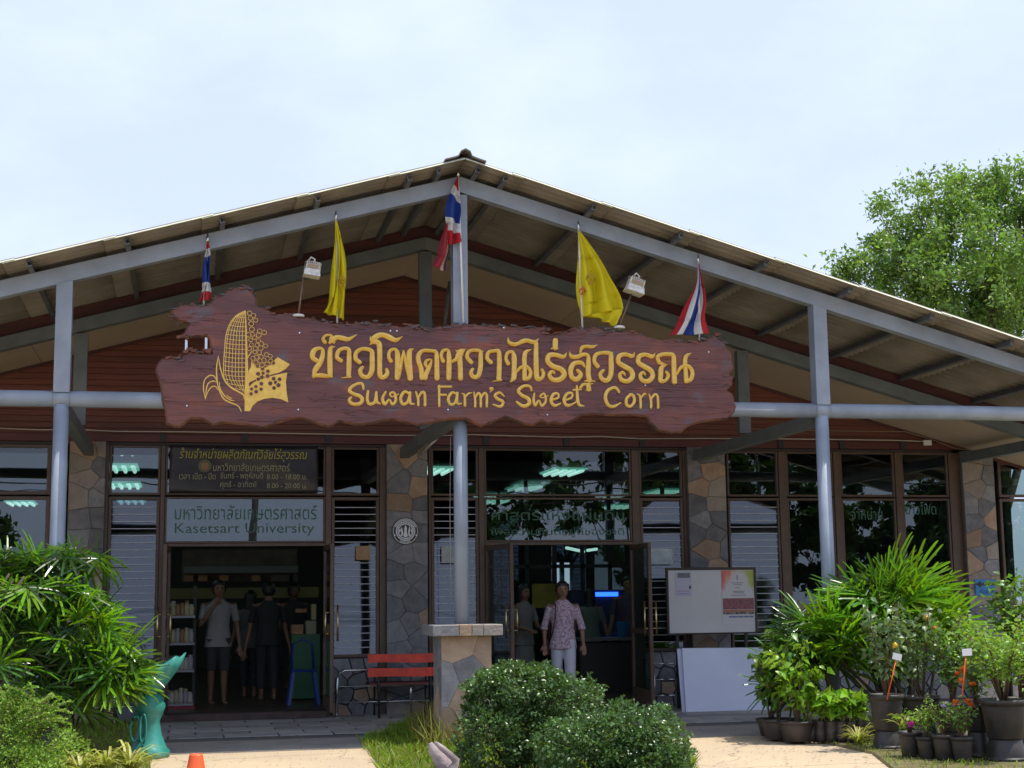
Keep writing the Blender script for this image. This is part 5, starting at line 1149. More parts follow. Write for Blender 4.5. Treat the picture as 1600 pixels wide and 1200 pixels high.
potted('orange flowering plant in a brown pot raised on an upturned pot', 1532, 1205, -7.2, .135, .24, .50, .22, 260, .04, .08, LM['grey'], 7, stand=.22, fruit=(0, M_OFL))
potted('large bushy shrub in the wide grey pot at the right edge', 1574, 1210, -7.5, .205, .34, .85, .42, 1500, .035, .075, LM['fine'], 8, stand=.18, droop=.0, forks=12)
potted('tall upright shrub behind the wide grey pot, cut by the right edge', 1602, 1190, -6.5, .20, .33, 1.30, .38, 900, .06, .11, LM['mid'], 9, stand=.12, forks=10)
potted('dark mango sapling in a low black pot beside the white panels', 1218, 1148, -5.0, .19, .20, .95, .26, 300, .07, .15, LM['mid'], 10, droop=.5)
potted('broad leaved shrub in the round black pot right of the mango sapling', 1246, 1152, -5.3, .19, .20, .82, .26, 280, .07, .14, LM['bright'], 11, droop=.5)
potted('shrub with drooping dark leaves in a low pot hidden behind the mango sapling', 1206, 1132, -4.7, .16, .18, .72, .20, 260, .08, .15, LM['dark'], 12, droop=1.2)
potted('dense green shrub between the two price tags', 1490, 1150, -5.9, .17, .28, .95, .34, 900, .04, .08, LM['mid'], 13, stand=.1, fruit=(2, M_ORANGE), forks=10)
# slim crown shoot rising above the sapling by the whiteboard
# rows of seedlings in black nursery bags
M_BAG = mat('nursery_bag', (.022, .02, .02), .35, col2=(.055, .04, .035), scale=14, bump=.6, bscale=20)
seq = [(1266,1140,-5.35,'leftmost'),(1283,1146,-5.4,'second from the left'),(1301,1152,-5.5,'third from the left'),(1317,1158,-5.55,'fourth from the left'),(1333,1163,-5.6,'fifth from the left'),(1350,1166,-5.65,'rightmost front'),(1290,1132,-5.1,'leftmost of the rear row'),(1312,1136,-5.2,'middle of the rear row'),(1336,1142,-5.3,'rightmost of the rear row')]
for i, (px, py, Y, w_) in enumerate(seq):
    g = P(px, py, Y); t = thing('nursery_bag_seedling', 'bright broad leaved seedling in a black bag, '+w_+(' of the front row' if i < 5 else ''), 'seedling', (g.x, Y, .02), 'seedlings in black nursery bags')
    bm = bmesh.new(); lathe(bm, [(.055, 0), (.068, .03), (.070, .11), (.064, .185), (.070, .20), (.058, .195)], (g.x, Y, .02), 12, wob=.05); build('bag', bm, M_BAG, t)
    bm, B_s, D_s = stem_leaves(None, g.x, Y, .2, .30, .12, 42, 50+i, forks=4); build('stems', bm, mat('pale_stem', (.30, .25, .13), .8), t)['kind'] = 'stuff'
    leaf_part('foliage', B_s, D_s, .09, .15, .33, LM['bright'], t, bend=.35)
g = P(1343, 1178, -5.9); strap_plant('spider_plant', 'yellow striped grassy plant right of the nursery bags', g.x, -5.9, .02, 60, .30, M_STRIPE, .018)
g = P(1413, 1172, -6.5); strap_plant('spider_plant', 'small yellow striped plant behind the pink flower', g.x, -6.5, .22, 26, .24, M_STRIPE, .02)
# flowers
def blossom(c, r, m, parent, n=14, seed=0):
    rr = random.Random(seed); bm = bmesh.new()
    for k in range(n):
        a = rr.uniform(0, 2*pi); e = rr.uniform(-.3, 1.2); d = Vector((cos(a)*cos(e), sin(a)*cos(e), sin(e))); s = d.cross(Vector((0, 0, 1))).normalized()*r*.4
        v = [bm.verts.new(q) for q in (c, c+d*r*.6+s, c+d*r, c+d*r*.6-s)]; bm.faces.new(v)
    build('blossom', bm, m, parent)
fl = thing('flowers', 'orange blossoms above the raised brown pot', 'flowers', P(1510, 1098, -7.3))
for k, (x, y) in enumerate(((1498,1055),(1501,1066),(1505,1048),(1512,1098),(1517,1104),(1493,1100),(1519,1072))): blossom(P(x, y, -7.35), .050, M_OFL, fl, 16, k)
fl = thing('flowers', 'single bright magenta blossom over the small striped pot', 'flowers', P(1423, 1134, -7.1)); blossom(P(1423, 1134, -7.12), .05, M_FLOWER, fl, 20, 3)
fl = thing('flowers', 'pale lilac blossoms behind the fine leaved pots', 'flowers', P(1477, 1108, -7.3))
for k, (x, y) in enumerate(((1474,1106),(1481,1112),(1490,1104))): blossom(P(x, y, -7.3), .040, mat('lilac_flower', (.50, .48, .66), .5), fl, 14, 9+k)
# price tags on orange sticks
for lb, a, b, c, rot, Y in (('white price tag on a leaning orange stick in the tall pot', (1386, 1093), (1400, 1032), (1401, 1026), -14, -6.5), ('white price tag on an upright orange stick further right', (1503, 1090), (1509, 1026), (1510, 1019), 2, -7.7)):
    t = thing('price_tag', lb, 'tag', P(*a, Y), 'price tags on orange sticks'); otube('stick', [P(*a, Y), P(*b, Y)], .006, mat('orange_stick', (.75, .10, .015), .5), t, 6)
    c3 = P(*c, Y); bm = bmesh.new(); box(bm, -.045, .045, -.003, .003, -.03, .03); bmesh.ops.rotate(bm, verts=bm.verts, cent=(0, 0, 0), matrix=Matrix.Rotation(RAD(-rot), 3, 'Y')); bmesh.ops.translate(bm, verts=bm.verts, vec=c3-Vector((0, .01, 0))); build('card', bm, mat('card_white', (.75, .75, .80), .6), t)

# --- big tree behind the right side of the roof
def tree(label, base, height, crowns, leaves, L0, L1, seed, m, trunk_r=.35, droop=.35, group=None, w=.22):
    r = random.Random(seed); t = thing('tree', label, 'tree', base, group); b = Vector(base); bm = bmesh.new()
    fork = b+Vector((.2, 0, height*.35)); tube(bm, [b, b+Vector((.1, 0, height*.18)), fork], [trunk_r, trunk_r*.8, trunk_r*.65], 10)
    for c, rad in crowns:
        c = Vector(c); mid = fork.lerp(c, .55)+Vector((r.uniform(-.5, .5), r.uniform(-.5, .5), -.3)); tube(bm, [fork, mid, c], [trunk_r*.30, trunk_r*.12, trunk_r*.025], 7)
        for k in range(5 if rad[0] > .8 else 0):
            e = c+Vector((r.uniform(-1, 1)*rad[0], r.uniform(-1, 1)*rad[1], r.uniform(-.2, .7)*rad[2]))*.6; tube(bm, [mid.lerp(c, .5), (c+e)/2+Vector((0, 0, .1)), e], [trunk_r*.07, trunk_r*.04, .010], 5)
    build('trunk', bm, mat('bark', (.11, .09, .07), .9, var=.3, scale=6), t)
    tot = sum(a[1][0]*a[1][1]+a[1][0]*a[1][2] for a in crowns); Bs = []; Ds = []
    for c, rad in crowns:
        c = np.array(c); rad = np.array(rad); n = int(leaves*(rad[0]*rad[1]+rad[0]*rad[2])/tot)
        k = max(5, n//120); d = rand_dirs(k, .25); rr = rng.random(k)**.45; cen = c+d*rad*rr[:, None]      # leaf sprays
        idx = rng.integers(0, k, n); dirs = rand_dirs(k, -.15)*np.array([1, 1, .5]); tt = rng.random(n)
        sp = .20+.22*rng.random(k)
        p = cen[idx]+dirs[idx]*(tt*.75)[:, None]+rng.normal(size=(n, 3))*(sp[idx]*.45)[:, None]; p[:, 2] -= droop*tt**2*.6
        Bs.append(p); dd = dirs[idx]*.6+rand_dirs(n, -.25)*.8; Ds.append(dd)
    leaf_part('crown', np.concatenate(Bs), np.concatenate(Ds), L0, L1, w, m, t, .2)
    return t
M_TREE = leafmat('tree_leaf', (.085, .175, .040), (.23, .35, .085), .4, .4, .8, .5, .4)
YT = 13.5
def tc_(px, py, r, Y=YT, rz=None):
    c = P(px, py, Y); s = (c-CAMP).dot(c_fw)/F_PX; return ((c.x, c.y, c.z), (r*s, r*s, (rz or r)*s))
cr_ = [tc_(1405, 400, 66), tc_(1460, 350, 68), tc_(1535, 330, 64, YT+1), tc_(1600, 330, 68, YT+1), tc_(1540, 420, 90, YT-1), tc_(1450, 445, 75, YT-1), tc_(1600, 480, 100), tc_(1345, 420, 44, YT, 34), tc_(1500, 290, 30, YT+.5, 20), tc_(1550, 272, 24, YT+.5, 18), tc_(1594, 270, 24, YT+.5), tc_(1372, 325, 28, YT, 9), tc_(1428, 287, 22, YT, 12), tc_(1325, 405, 16, YT, 24), tc_(1520, 520, 90), tc_(1690, 400, 110)]
tree('tall bright green feathery tree rising behind the right slope of the roof', (P(1560, 900, YT).x, YT, 0), 9, cr_, 46000, .10, .19, 4, M_TREE)
tree('small darker tree behind the roof at the right edge', (P(1640, 900, 18).x+2, 20, 0), 9, [tc_(1640, 440, 80, 20), tc_(1570, 470, 60, 20), tc_(1720, 470, 80, 20)], 12000, .08, .16, 6, LM['mid'])
# --- across the road behind the camera: what the panes mirror
M_FAR = leafmat('far_leaf', (.03, .07, .02), (.07, .13, .03), .5, .3, .5, .3, .4)
def far_tree(label, x, y, h, rad, seed, nl=4500):
    cr2 = [((x+dx*rad, y+dy*rad, h-rad*.7+dz*rad), (rad*.6, rad*.6, rad*.5)) for dx, dy, dz in ((0, 0, .25), (-.5, .2, -.1), (.55, -.1, -.05), (.1, .5, 0), (-.2, -.45, -.2), (.3, .2, .5))]
    tree(label, (x, y, 0), h, cr2, nl, .25, .45, seed, M_FAR, .22, group='trees across the road', w=.3)
far_tree('rounded tree across the road mirrored left of the centre pane', 11, -38, 7.0, 3.2, 11)
far_tree('spreading tree across the road, second mirrored in the right panes', 17.5, -40, 9, 4.2, 12)
far_tree('low tree across the road mirrored at far left', -9, -46, 5, 2.6, 13)
far_tree('broad tree across the road mirrored in the far right panes', 24, -41, 9.5, 4.6, 14)
far_tree('unseen tall dark tree added across the road to darken the right panes', 31, -36, 10.5, 5, 15)  # this and the next two: unseen trees added to darken the mirrored panes
far_tree('unseen dense tree between two others, added to darken the mirrored right side', 20, -35, 8, 3.6, 16)
far_tree('unseen rightmost tree added across the road to darken the panes', 38, -40, 10, 5, 17)
for i_, (x_, w_) in enumerate(((23, 'left'), (28.5, 'middle'), (34, 'right'))): far_tree('unseen low dense tree added to darken the right panes, '+w_+' one', x_, -36.5, 5.6, 3.6, 30+i_, 9000)  # low unseen row added so the right panes mirror something dark
pw = thing('power_pole', 'concrete power pole with wires across the road', 'power pole', (0, -36, 0))
M_CPOLE = mat('pole_concrete', (.22, .21, .19), .9)
for x in (-16, 2.2, 22):
    otube('pole', [(x, -36, 0), (x, -36, 9)], [.17, .11], M_CPOLE, pw, 10); obox('crossarm', x-.9, x+.9, -36.06, -35.94, 8.2, 8.35, M_CPOLE, pw)
for dx, z in ((-.8, 8.4), (.8, 8.4), (0, 8.9), (0, 6.6), (0, 6.3), (0, 5.9)):
    for x0_, x1_ in ((-40, -16), (-16, 2.2), (2.2, 22), (22, 48)):
        otube('wire', [(x0_+(x1_-x0_)*t+dx, -36, z-.75*4*t*(1-t)) for t in np.linspace(0, 1, 9)], .022, M_BLACK, pw, 4)
# ================================================================ objects on the porch
# stone pedestal carrying the centre post
PED = thing('stone_pedestal', 'square stone clad pedestal with a flat cap carrying the centre steel post', 'pedestal', (XC, YF, 0))
pw_, ph_, cap_ = .255, PZ(735, 994, YF-.36), PZ(735, 976, YF-.36)
core = obox('pedestal_core', XC-pw_+.012, XC+pw_-.012, YF-pw_+.012, YF+pw_-.012, 0, ph_, M_MORTAR, PED)
stones(core, (XC-pw_, YF-pw_+.010, 0), (1, 0, 0), (0, 0, 1), (0, -1, 0), 2*pw_, ph_, .30, 71, (3, 0, 2, 5), .012)  # front stones weighted pale to stand in for bounced and grazing sun
stones(core, (XC-pw_+.010, YF+pw_, 0), (0, -1, 0), (0, 0, 1), (-1, 0, 0), 2*pw_, ph_, .27, 73, (5, 3, 2, 1), .012)
stones(core, (XC+pw_-.010, YF-pw_, 0), (0, 1, 0), (0, 0, 1), (1, 0, 0), 2*pw_, ph_, .27, 75, (5, 3, 2, 1), .012)
xx = XC-.36; 
for w_, mi in ((.27, 0), (.13, 2), (.12, 3), (.20, 3)):
    obox('cap_stone', xx+.002, xx+w_-.002, YF-.36, YF+.0, ph_+.002, cap_+random.uniform(-.003, .003), M_ST[mi], PED, .006); obox('cap_stone', xx+.002, xx+w_-.002, YF+.003, YF+.36, ph_+.002, cap_, M_ST[(mi+1) % 4], PED, .006); xx += w_
# bench with two red back slats
BY = -.72; bx0, bx1 = PX(575, 1040, BY), PX(686, 1040, BY)
BN = thing('bench', 'black iron bench with two bright red back slats in front of the pillar', 'bench', ((bx0+bx1)/2, BY, 0))
M_RED = mat('red_slat', (.66, .055, .03), .42, var=.2, scale=12, bump=.1); 
for py0, py1 in ((1021, 1035), (1043, 1057)):
    z0, z1 = PZ(630, py1, BY), PZ(630, py0, BY); bm = bmesh.new(); n = 10
    top = [(bx0+(bx1-bx0)*i/n, z1-.012*sin(pi*i/n)*(.6)) for i in range(n+1)]; bot = [(bx0+(bx1-bx0)*i/n, z0+.006*sin(2*pi*i/n)) for i in range(n+1)]
    prism(bm, bot+top[::-1], BY, BY+.03); build('back_slat', bm, M_RED, BN)
sz = PZ(630, 1068, BY)
for k in range(4): obox('seat_slat', bx0+.02, bx1-.02, BY+.06+k*.105, BY+.15+k*.105, sz-.02, sz+.01, mat('dark_red_slat', (.12, .02, .018), .5), BN, .004)
for x in (bx0+.14, bx1-.10):
    bm = bmesh.new(); tube(bm, [(x, BY+.02, PZ(630, 1022, BY)), (x, BY+.05, sz), (x, BY+.0, 0.012)], .016, 6); tube(bm, [(x, BY+.05, sz-.02), (x, BY+.48, sz-.02), (x, BY+.5, 0.012)], .016, 6); tube(bm, [(x, BY+.02, .22), (x, BY+.49, .22)], .010, 6)
    tube(bm, [(x, BY+.05, sz-.02), (x, BY+.10, sz+.16), (x, BY+.40, sz+.18), (x, BY+.48, sz-.02)], .012, 6); build('leg_frame', bm, M_BLACK, BN)
bm = bmesh.new()
for s in (0, 1):
    pts_ = [(bx0+.14+(bx1-.10-bx0-.14)*t, BY+.3, (.15+.22*t) if s else (.37-.22*t)) for t in np.linspace(0, 1, 6)]; tube(bm, pts_, .010, 6)
build('cross_brace', bm, M_BLACK, BN)
# stainless railings
def railing(label, pa, pb, rails, posts, Y=-.42, curve=True):
    a = P(pa, 1080, Y).x; b = P(pb, 1080, Y).x; zs_ = [P(pa, r_, Y).z for r_ in rails]
    t = thing('railing', label, 'railing', (a, Y, 0), 'stainless railings along the glass front'); zt = zs_[0]
    otube('post', [(a, Y, .012), (a, Y, zt-.10), (a+.03, Y, zt-.03), (a+.10, Y, zt), (b, Y, zt)] if curve else [(a, Y, .012), (a, Y, zt)], .019, M_CHROME, t, 10)
    for z_ in zs_[1 if curve else 0:]: otube('rail', [(a+.02, Y, z_), (b, Y, z_)], .009, M_CHROME, t, 8)
    for p in posts: otube('post', [(P(p, 1080, Y).x, Y, .012), (P(p, 1080, Y).x, Y, zt)], .016, M_CHROME, t, 8)
    bm = bmesh.new(); lathe(bm, [(.035, 0), (.035, .008), (.02, .012)], (a, Y, .012), 12); build('base_flange', bm, M_CHROME, t)
railing('stainless railing with a rounded corner behind the red bench', 526, 690, (1048, 1073, 1098), (642,))
railing('short stainless railing between the right door and the white panels', 1022, 1054, (1037, 1062, 1087), (), curve=False)
railing('stainless railing mostly hidden behind the turquoise birdbath', 180, 243, (1062, 1085, 1105), (242,), curve=False)
# whiteboard
WY = -.62; q = [P(1044, 992, WY), P(1184, 990, WY), P(1181, 884, WY), P(1041, 887, WY)]
wx0, wx1, wz0, wz1 = q[0].x-.01, q[1].x, q[0].z, q[3].z
WB = thing('whiteboard', 'dark framed whiteboard with a poster, standing before the pillar right of the doors', 'whiteboard', ((wx0+wx1)/2, WY, 0))
obox('board', wx0+.02, wx1-.02, WY, WY+.02, wz0+.02, wz1-.02, mat('board_white', (.56, .56, .57), .35, var=.05, scale=2), WB)
for a, b, c, d in ((wx0, wx1, wz1-.035, wz1), (wx0, wx1, wz0, wz0+.02), (wx0, wx0+.03, wz0+.02, wz1-.035), (wx1-.03, wx1, wz0+.02, wz1-.035)): obox('frame_bar', a, b, WY-.015, WY+.03, c, d, mat('board_frame', (.035, .022, .018), .5), WB, .003)
for x in (wx0+.15, wx1-.15): obox('leg', x-.02, x+.02, WY+.032, WY+.07, .012, wz1-.1, M_BLACK, WB)
# poster: splashes of colour at the top, dark photo bands lower down
def postermat():
    m = bpy.data.materials.new('poster_print'); m.use_nodes = True; t = m.node_tree; n = t.nodes; l = t.links; b = n['Principled BSDF']; b.inputs['Roughness'].default_value = .5
    tcn = n.new('ShaderNodeTexCoord'); sp = n.new('ShaderNodeSeparateXYZ'); l.new(tcn.outputs['Generated'], sp.inputs[0])
    hue = n.new('ShaderNodeValToRGB'); e = hue.color_ramp.elements; e[0].position = 0; e[0].color = (.62, .12, .15, 1); e[1].position = .33; e[1].color = (.66, .25, .08, 1); q = e.new(.62); q.color = (.55, .45, .12, 1); q = e.new(1); q.color = (.30, .42, .10, 1); l.new(sp.outputs[0], hue.inputs[0])
    ns = n.new('ShaderNodeTexNoise'); ns.inputs['Scale'].default_value = 5; ns.inputs['Detail'].default_value = 6; l.new(tcn.outputs['Generated'], ns.inputs['Vector'])
    # splash mask grows to the top and to both sides
    ax = n.new('ShaderNodeMath'); ax.operation = 'SUBTRACT'; ax.inputs[1].default_value = .5; l.new(sp.outputs[0], ax.inputs[0]); ab = n.new('ShaderNodeMath'); ab.operation = 'ABSOLUTE'; l.new(ax.outputs[0], ab.inputs[0])
    m1 = n.new('ShaderNodeMath'); m1.operation = 'MULTIPLY_ADD'; m1.inputs[1].default_value = .85; l.new(ab.outputs[0], m1.inputs[0]); l.new(sp.outputs[2], m1.inputs[2])
    m2 = n.new('ShaderNodeMath'); m2.operation = 'MULTIPLY_ADD'; m2.inputs[1].default_value = .5; l.new(ns.outputs['Fac'], m2.inputs[0]); l.new(m1.outputs[0], m2.inputs[2])
    mr = n.new('ShaderNodeMapRange'); mr.inputs['From Min'].default_value = 1.22; mr.inputs['From Max'].default_value = 1.42; l.new(m2.outputs[0], mr.inputs['Value'])
    mx = n.new('ShaderNodeMix'); mx.data_type = 'RGBA'; mx.inputs['A'].default_value = (.56, .56, .57, 1); l.new(mr.outputs[0], mx.inputs['Factor']); l.new(hue.outputs[0], mx.inputs['B']); l.new(mx.outputs['Result'], b.inputs['Base Color']); return m
PY = WY-.003; a = P(1129, 983, PY); b = P(1181, 891, PY); a.x = P(1128, 930, PY).x; b.x = wx1-.032
PO = thing('poster', 'colourful poster with dark photo bands on the right half of the whiteboard', 'poster', ((a.x+b.x)/2, PY, a.z))
a.z = PZ(1150, 975, PY)
obox('sheet', a.x, b.x, PY-.002, PY, a.z, b.z, postermat(), PO)
def band(v0, v1, m, name='print_band', u0=.02, u1=.98): 
    obox(name, a.x+(b.x-a.x)*u0, a.x+(b.x-a.x)*u1, PY-.0035, PY-.0021, a.z+(b.z-a.z)*v0, a.z+(b.z-a.z)*v1, m, PO)
band(.27, .48, mat('print_maroon', (.11, .06, .08), .5, col2=(.34, .10, .11), scale=45, thr=(.4, .6))); band(.225, .262, mat('print_orange', (.36, .13, .05), .5)); band(.18, .222, mat('print_dark', (.05, .045, .03), .5, col2=(.35, .33, .3), scale=60, thr=(.5, .6)))
for v, u0, u1 in ((.82, .47, .5), (.76, .3, .68), (.725, .36, .62), (.67, .42, .56), (.60, .34, .70), (.575, .36, .68), (.53, .28, .74)): band(v, v+(.012 if v < .8 else .09), mat('print_grey', (.20, .17, .19), .6), 'print_line', u0, u1)
band(.12, .15, mat('print_blue', (.10, .13, .32), .6, col2=(.4, .42, .45), scale=50, thr=(.5, .6)), 'print_line', .2, .95)
NO = thing('notice', 'white notice sheet with a small dark picture on the left half of the whiteboard', 'notice', P(1068, 930, PY))
na = P(1056, 932, PY); nb = P(1080, 894, PY); obox('sheet', na.x, nb.x, PY-.002, PY, na.z, nb.z, mat('notice_paper', (.45, .46, .55), .6), NO)
obox('print_picture', na.x+.03, nb.x-.02, PY-.0035, PY-.0021, nb.z-.075, nb.z-.01, mat('print_ink', (.10, .10, .13), .6, col2=(.2, .2, .22), scale=60), NO); obox('print_mark', nb.x-.035, nb.x-.01, PY-.0035, PY-.0021, nb.z-.22, nb.z-.18, M_BLACK, NO)
for k in range(2): obox('print_line', na.x+.02, nb.x-.03, PY-.0035, PY-.0021, na.z+.03+.035*k, na.z+.04+.035*k, mat('print_pink', (.35, .24, .38), .6), NO)
# leaning white panels
def leaning(label, p0, p1, pt0, pt1, yb, yt, th=.022):
    a = P(*p0, yb); b = P(*p1, yb); c = P(*pt1, yt); d = P(*pt0, yt); a.z = b.z = .012
    bm = bmesh.new(); o_ = Vector((0, th, .003)); hull8(bm, [a, b, c, d], [v+o_ for v in (a, b, c, d)]); tag(build('white_panel', bm, mat('panel_white', (.62, .65, .80), .4, var=.04, scale=2)), label, 'panel', 'white panels leaning under the whiteboard')
leaning('large blank white panel leaning under the whiteboard, the front one', (1072, 1107), (1204, 1103), (1066, 1013), (1201, 1012), -1.15, -.95)
leaning('white panel showing only its left edge behind the front one', (1066, 1106), (1190, 1103), (1058, 1014), (1192, 1013), -1.10, -.90)
# blue arrow sign on the last pillar
SY = -.16; a = P(1525, 931, SY); b = P(1555, 905, SY); AR = thing('arrow_sign', 'small blue sign with a black left arrow on the last stone pillar', 'sign', ((a.x+b.x)/2, SY, a.z))
obox('plate', a.x, b.x, SY, SY+.008, a.z, b.z, mat('sign_blue', (.04, .22, .50), .5), AR)
bm = bmesh.new(); zc = a.z+(b.z-a.z)*.70; prism(bm, [(a.x+.0, zc), (a.x+.085, zc-.045), (a.x+.085, zc-.018), (b.x-.02, zc-.018), (b.x-.02, zc+.018), (a.x+.085, zc+.018), (a.x+.085, zc+.045)], SY-.003, SY-.001); build('arrow', bm, M_BLACK, AR)
text('ห้องน้ำ', a.x+.07, b.x-.04, a.z+.03, a.z+.095, SY-.002, mat('sign_ink', (.02, .05, .2), .5), AR)
# turquoise birdbath
BB = P(232, 1160, -4.55); bx, by = BB.x, -4.55
TB = thing('birdbath', 'turquoise glazed shell shaped birdbath on a flared foot left of the left door', 'birdbath', (bx, by, 0))
M_TQ = mat('turquoise_glaze', (.025, .21, .175), .4, col2=(.05, .28, .245), scale=6, bump=.25, bscale=14)
bm = bmesh.new(); lathe(bm, [(.20, 0), (.205, .05), (.17, .09), (.125, .20), (.10, .33), (.13, .41), (.155, .48), (.13, .56), (.085, .60)], (bx, by, 0.0), 28, wob=.04); build('foot', bm, M_TQ, TB)
bm = bmesh.new(); nr = 32; rings = []
for r_, z_ in ((.06, .58), (.17, .66), (.26, .76), (.30, .86), (.285, .865), (.22, .77), (.12, .70), (.01, .67)):
    ring_ = []
    for k in range(nr):
        t_ = 2*pi*k/nr; fl_ = 1+.07*cos(8*t_)*(r_/.3); lf = .10*cos(t_)*(r_/.3)+.025*cos(8*t_)*(r_/.3); ring_.append(bm.verts.new((bx+.02+r_*fl_*cos(t_), by+r_*.8*fl_*sin(t_), z_+lf)))
    rings.append(ring_)
for A, B in zip(rings, rings[1:]):
    for k in range(nr): f = bm.faces.new((A[k], A[(k+1) % nr], B[(k+1) % nr], B[k])); f.smooth = True
bm.faces.new(rings[0][::-1]); bm.faces.new(rings[-1]); build('shell_bowl', bm, M_TQ, TB)
bm = bmesh.new(); tube(bm, [(bx-.12+.05*sin(t_), by-.15, .28+.12*cos(t_)) for t_ in np.linspace(0, 2*pi, 14)], .014, 6); tube(bm, [(bx-.05+.03*sin(t_), by-.16, .28+.14*cos(t_)) for t_ in np.linspace(0, 2*pi, 14)], .012, 6); build('relief', bm, M_TQ, TB)
# orange cone at the bottom edge
cy_ = -6.9; cc = P(306, 1200, cy_); zc = PZ(306, 1178, cy_)
TC = thing('traffic_cone', 'orange cone with a flat top at the bottom edge, left of centre', 'cone', (cc.x, cy_, 0))
M_CONE = mat('cone_orange', (.75, .10, .02), .45, var=.08, scale=9)
bm = bmesh.new(); lathe(bm, [(.12, .02), (.115, .04), (.080, zc*.4), (.056, zc-.015), (.050, zc), (.035, zc), (.03, zc-.03)], (cc.x, cy_, 0), 20); build('cone_body', bm, M_CONE, TC); obox('cone_base', cc.x-.18, cc.x+.18, cy_-.18, cy_+.18, 0, .022, M_CONE, TC, .004)
# purple grey driftwood stump in front of the bed
dy = -7.6; pts_ = [P(x, y, dy) for x, y in ((705, 1215), (690, 1190), (676, 1170), (672, 1161))]
DW = thing('driftwood', 'weathered purple grey piece of driftwood poking up before the grass bed', 'driftwood', (pts_[0].x, dy, 0))
bm = bmesh.new(); tube(bm, [Vector((pts_[0].x+.05, dy, 0))]+pts_, [.12, .085, .06, .036, .016], 12)
pt2 = [P(x, y, dy-.1) for x, y in ((705, 1205), (712, 1188), (690, 1168), (679, 1160))]; tube(bm, [Vector((pt2[0].x, dy-.1, 0))]+pt2, [.08, .05, .03, .022, .012], 10)
for v in bm.verts: v.co += Vector((math.sin(v.co.z*40)*.006, math.sin(v.co.x*50)*.006, 0))
build('wood', bm, mat('driftwood', (.22, .17, .18), .85, col2=(.40, .33, .33), scale=9, bump=.8, bscale=14), DW)
# grit on the concrete
n_ = 1500; gx = rng.uniform(-1.2, 8, n_); gy = -4.4-rng.random(n_)*5; rr_ = rng.uniform(.004, .011, n_)
base_ = np.array([[-1, -.8, 0], [1, -.7, 0], [.8, .9, 0], [-.9, .8, 0], [0, 0, .8]]); Vg = (base_[None]*rr_[:, None, None]+np.stack([gx, gy, np.full(n_, -.004)], 1)[:, None]).reshape(-1, 3); bI = (np.arange(n_)*5)[:, None]
Fg = np.concatenate([bI+[0, 1, 4], bI+[1, 2, 4], bI+[2, 3, 4], bI+[3, 0, 4]], 1).reshape(-1, 3)
o = np_mesh('gravel', Vg, Fg, mat('grit', (.30, .26, .21), .9, var=.4, scale=3), None, 'stuff'); o['label'] = 'loose grit lying on the sunlit concrete path'
# loose leaves and twigs blown on the path
bs = []; 
for k in range(260):
    u = rng.random(); g = G(rng.uniform(240, 600) if u < .3 else rng.uniform(1080, 1400), rng.uniform(1130, 1199)); bs.append((g.x, g.y, .012))
dd = rand_dirs(len(bs), 0)*np.array([1, 1, .05]); V, F_ = leaf_arrays(np.array(bs), dd, np.tile([0, 0, 1.], (len(bs), 1)), rng.uniform(.02, .05, len(bs)), rng.uniform(.005, .012, len(bs)), .05)
o = np_mesh('leaf_litter', V, F_, mat('dry_leaf', (.22, .13, .06), .8, var=.5, scale=3), None, 'stuff'); o['label'] = 'scattered dry leaves on the sandy concrete path'

# ================================================================ inside the shop
M_LAMP = emit('lamp_glow', (.70, 1.0, .93), 1.1); M_LAMPF = emit('reflector_glow', (.35, .85, .72), .55)  # second one makes the lamps' reflector panels glow dimly, widening the lit shape
lamp_px = [(935,710,'first'),(880,737,'second'),(820,762,'third'),(772,783,'fourth'),(1192,712,'first on the right'),(1037,768,'second on the right'),(968,791,'third on the right'),(915,808,'fourth on the right'),(180,702,'first on the left'),(187,731,'second on the left'),(195,758,'third on the left'),(205,783,'fourth on the left'),(33,786,'far left near'),(55,805,'far left distant'),(700,705,'above the pillar notice'),(678,735,'behind the pillar edge')]
zl = ZW+.045
for i, (px, py, w_) in enumerate(lamp_px):
    g = G(px, py, zl-.03); g.y = max(g.y, .75)
    t = thing('ceiling_light', 'greenish four tube ceiling light inside the shop, '+w_, 'ceiling light', (g.x, g.y, zl), 'ceiling lights inside the shop')
    obox('glowing_reflector', g.x-.28, g.x+.28, g.y-.5, g.y+.5, zl-.035, zl-.005, M_LAMPF, t)
    for s in (-.21, -.07, .07, .21): otube('lamp_tube', [(g.x+s, g.y-.46, zl-.05), (g.x+s, g.y+.46, zl-.05)], .030, M_LAMP, t, 8)
def floor_pt(px, Y): return PX(px, 1050, Y)
ZF = .09
# left room: goods shelves, beam with boxes, green counter, blue stool
SH = thing('goods_rack', 'dark rack of jars and packets just inside the left doorway', 'shelves', (floor_pt(282, 1.2), 1.2, ZF))
x0_, x1_ = floor_pt(256, 1.1), floor_pt(303, 1.1); lev = [PZ(280, y, 1.1) for y in (1098, 1046, 1004, 962)]
for z_ in lev: obox('shelf', x0_, x1_, .9, 1.5, z_-.03, z_, mat('shelf_pale', (.35, .36, .38), .5), SH)
for x in (x0_, x1_): obox('upright', x-.02, x+.02, 1.48, 1.52, ZF, lev[-1]+.4, M_BLACK, SH)
M_JAR = [mat('jar_%d' % i, c, .35) for i, c in enumerate([(.42, .38, .22), (.35, .33, .35), (.28, .16, .08), (.5, .46, .40)])]
r = random.Random(3)
for zi, z_ in enumerate(lev):
    for row in range(2):
        for k in range(6):
            x = x0_+.05+(x1_-x0_-.1)*k/5; h = r.uniform(.13, .2); bm = bmesh.new(); lathe(bm, [(.035, 0), (.038, .02), (.038, h*.75), (.026, h*.82), (.028, h*.84), (.028, h), (.001, h)], (x, .97+row*.14, z_), 8); build('jar', bm, r.choice(M_JAR), SH)
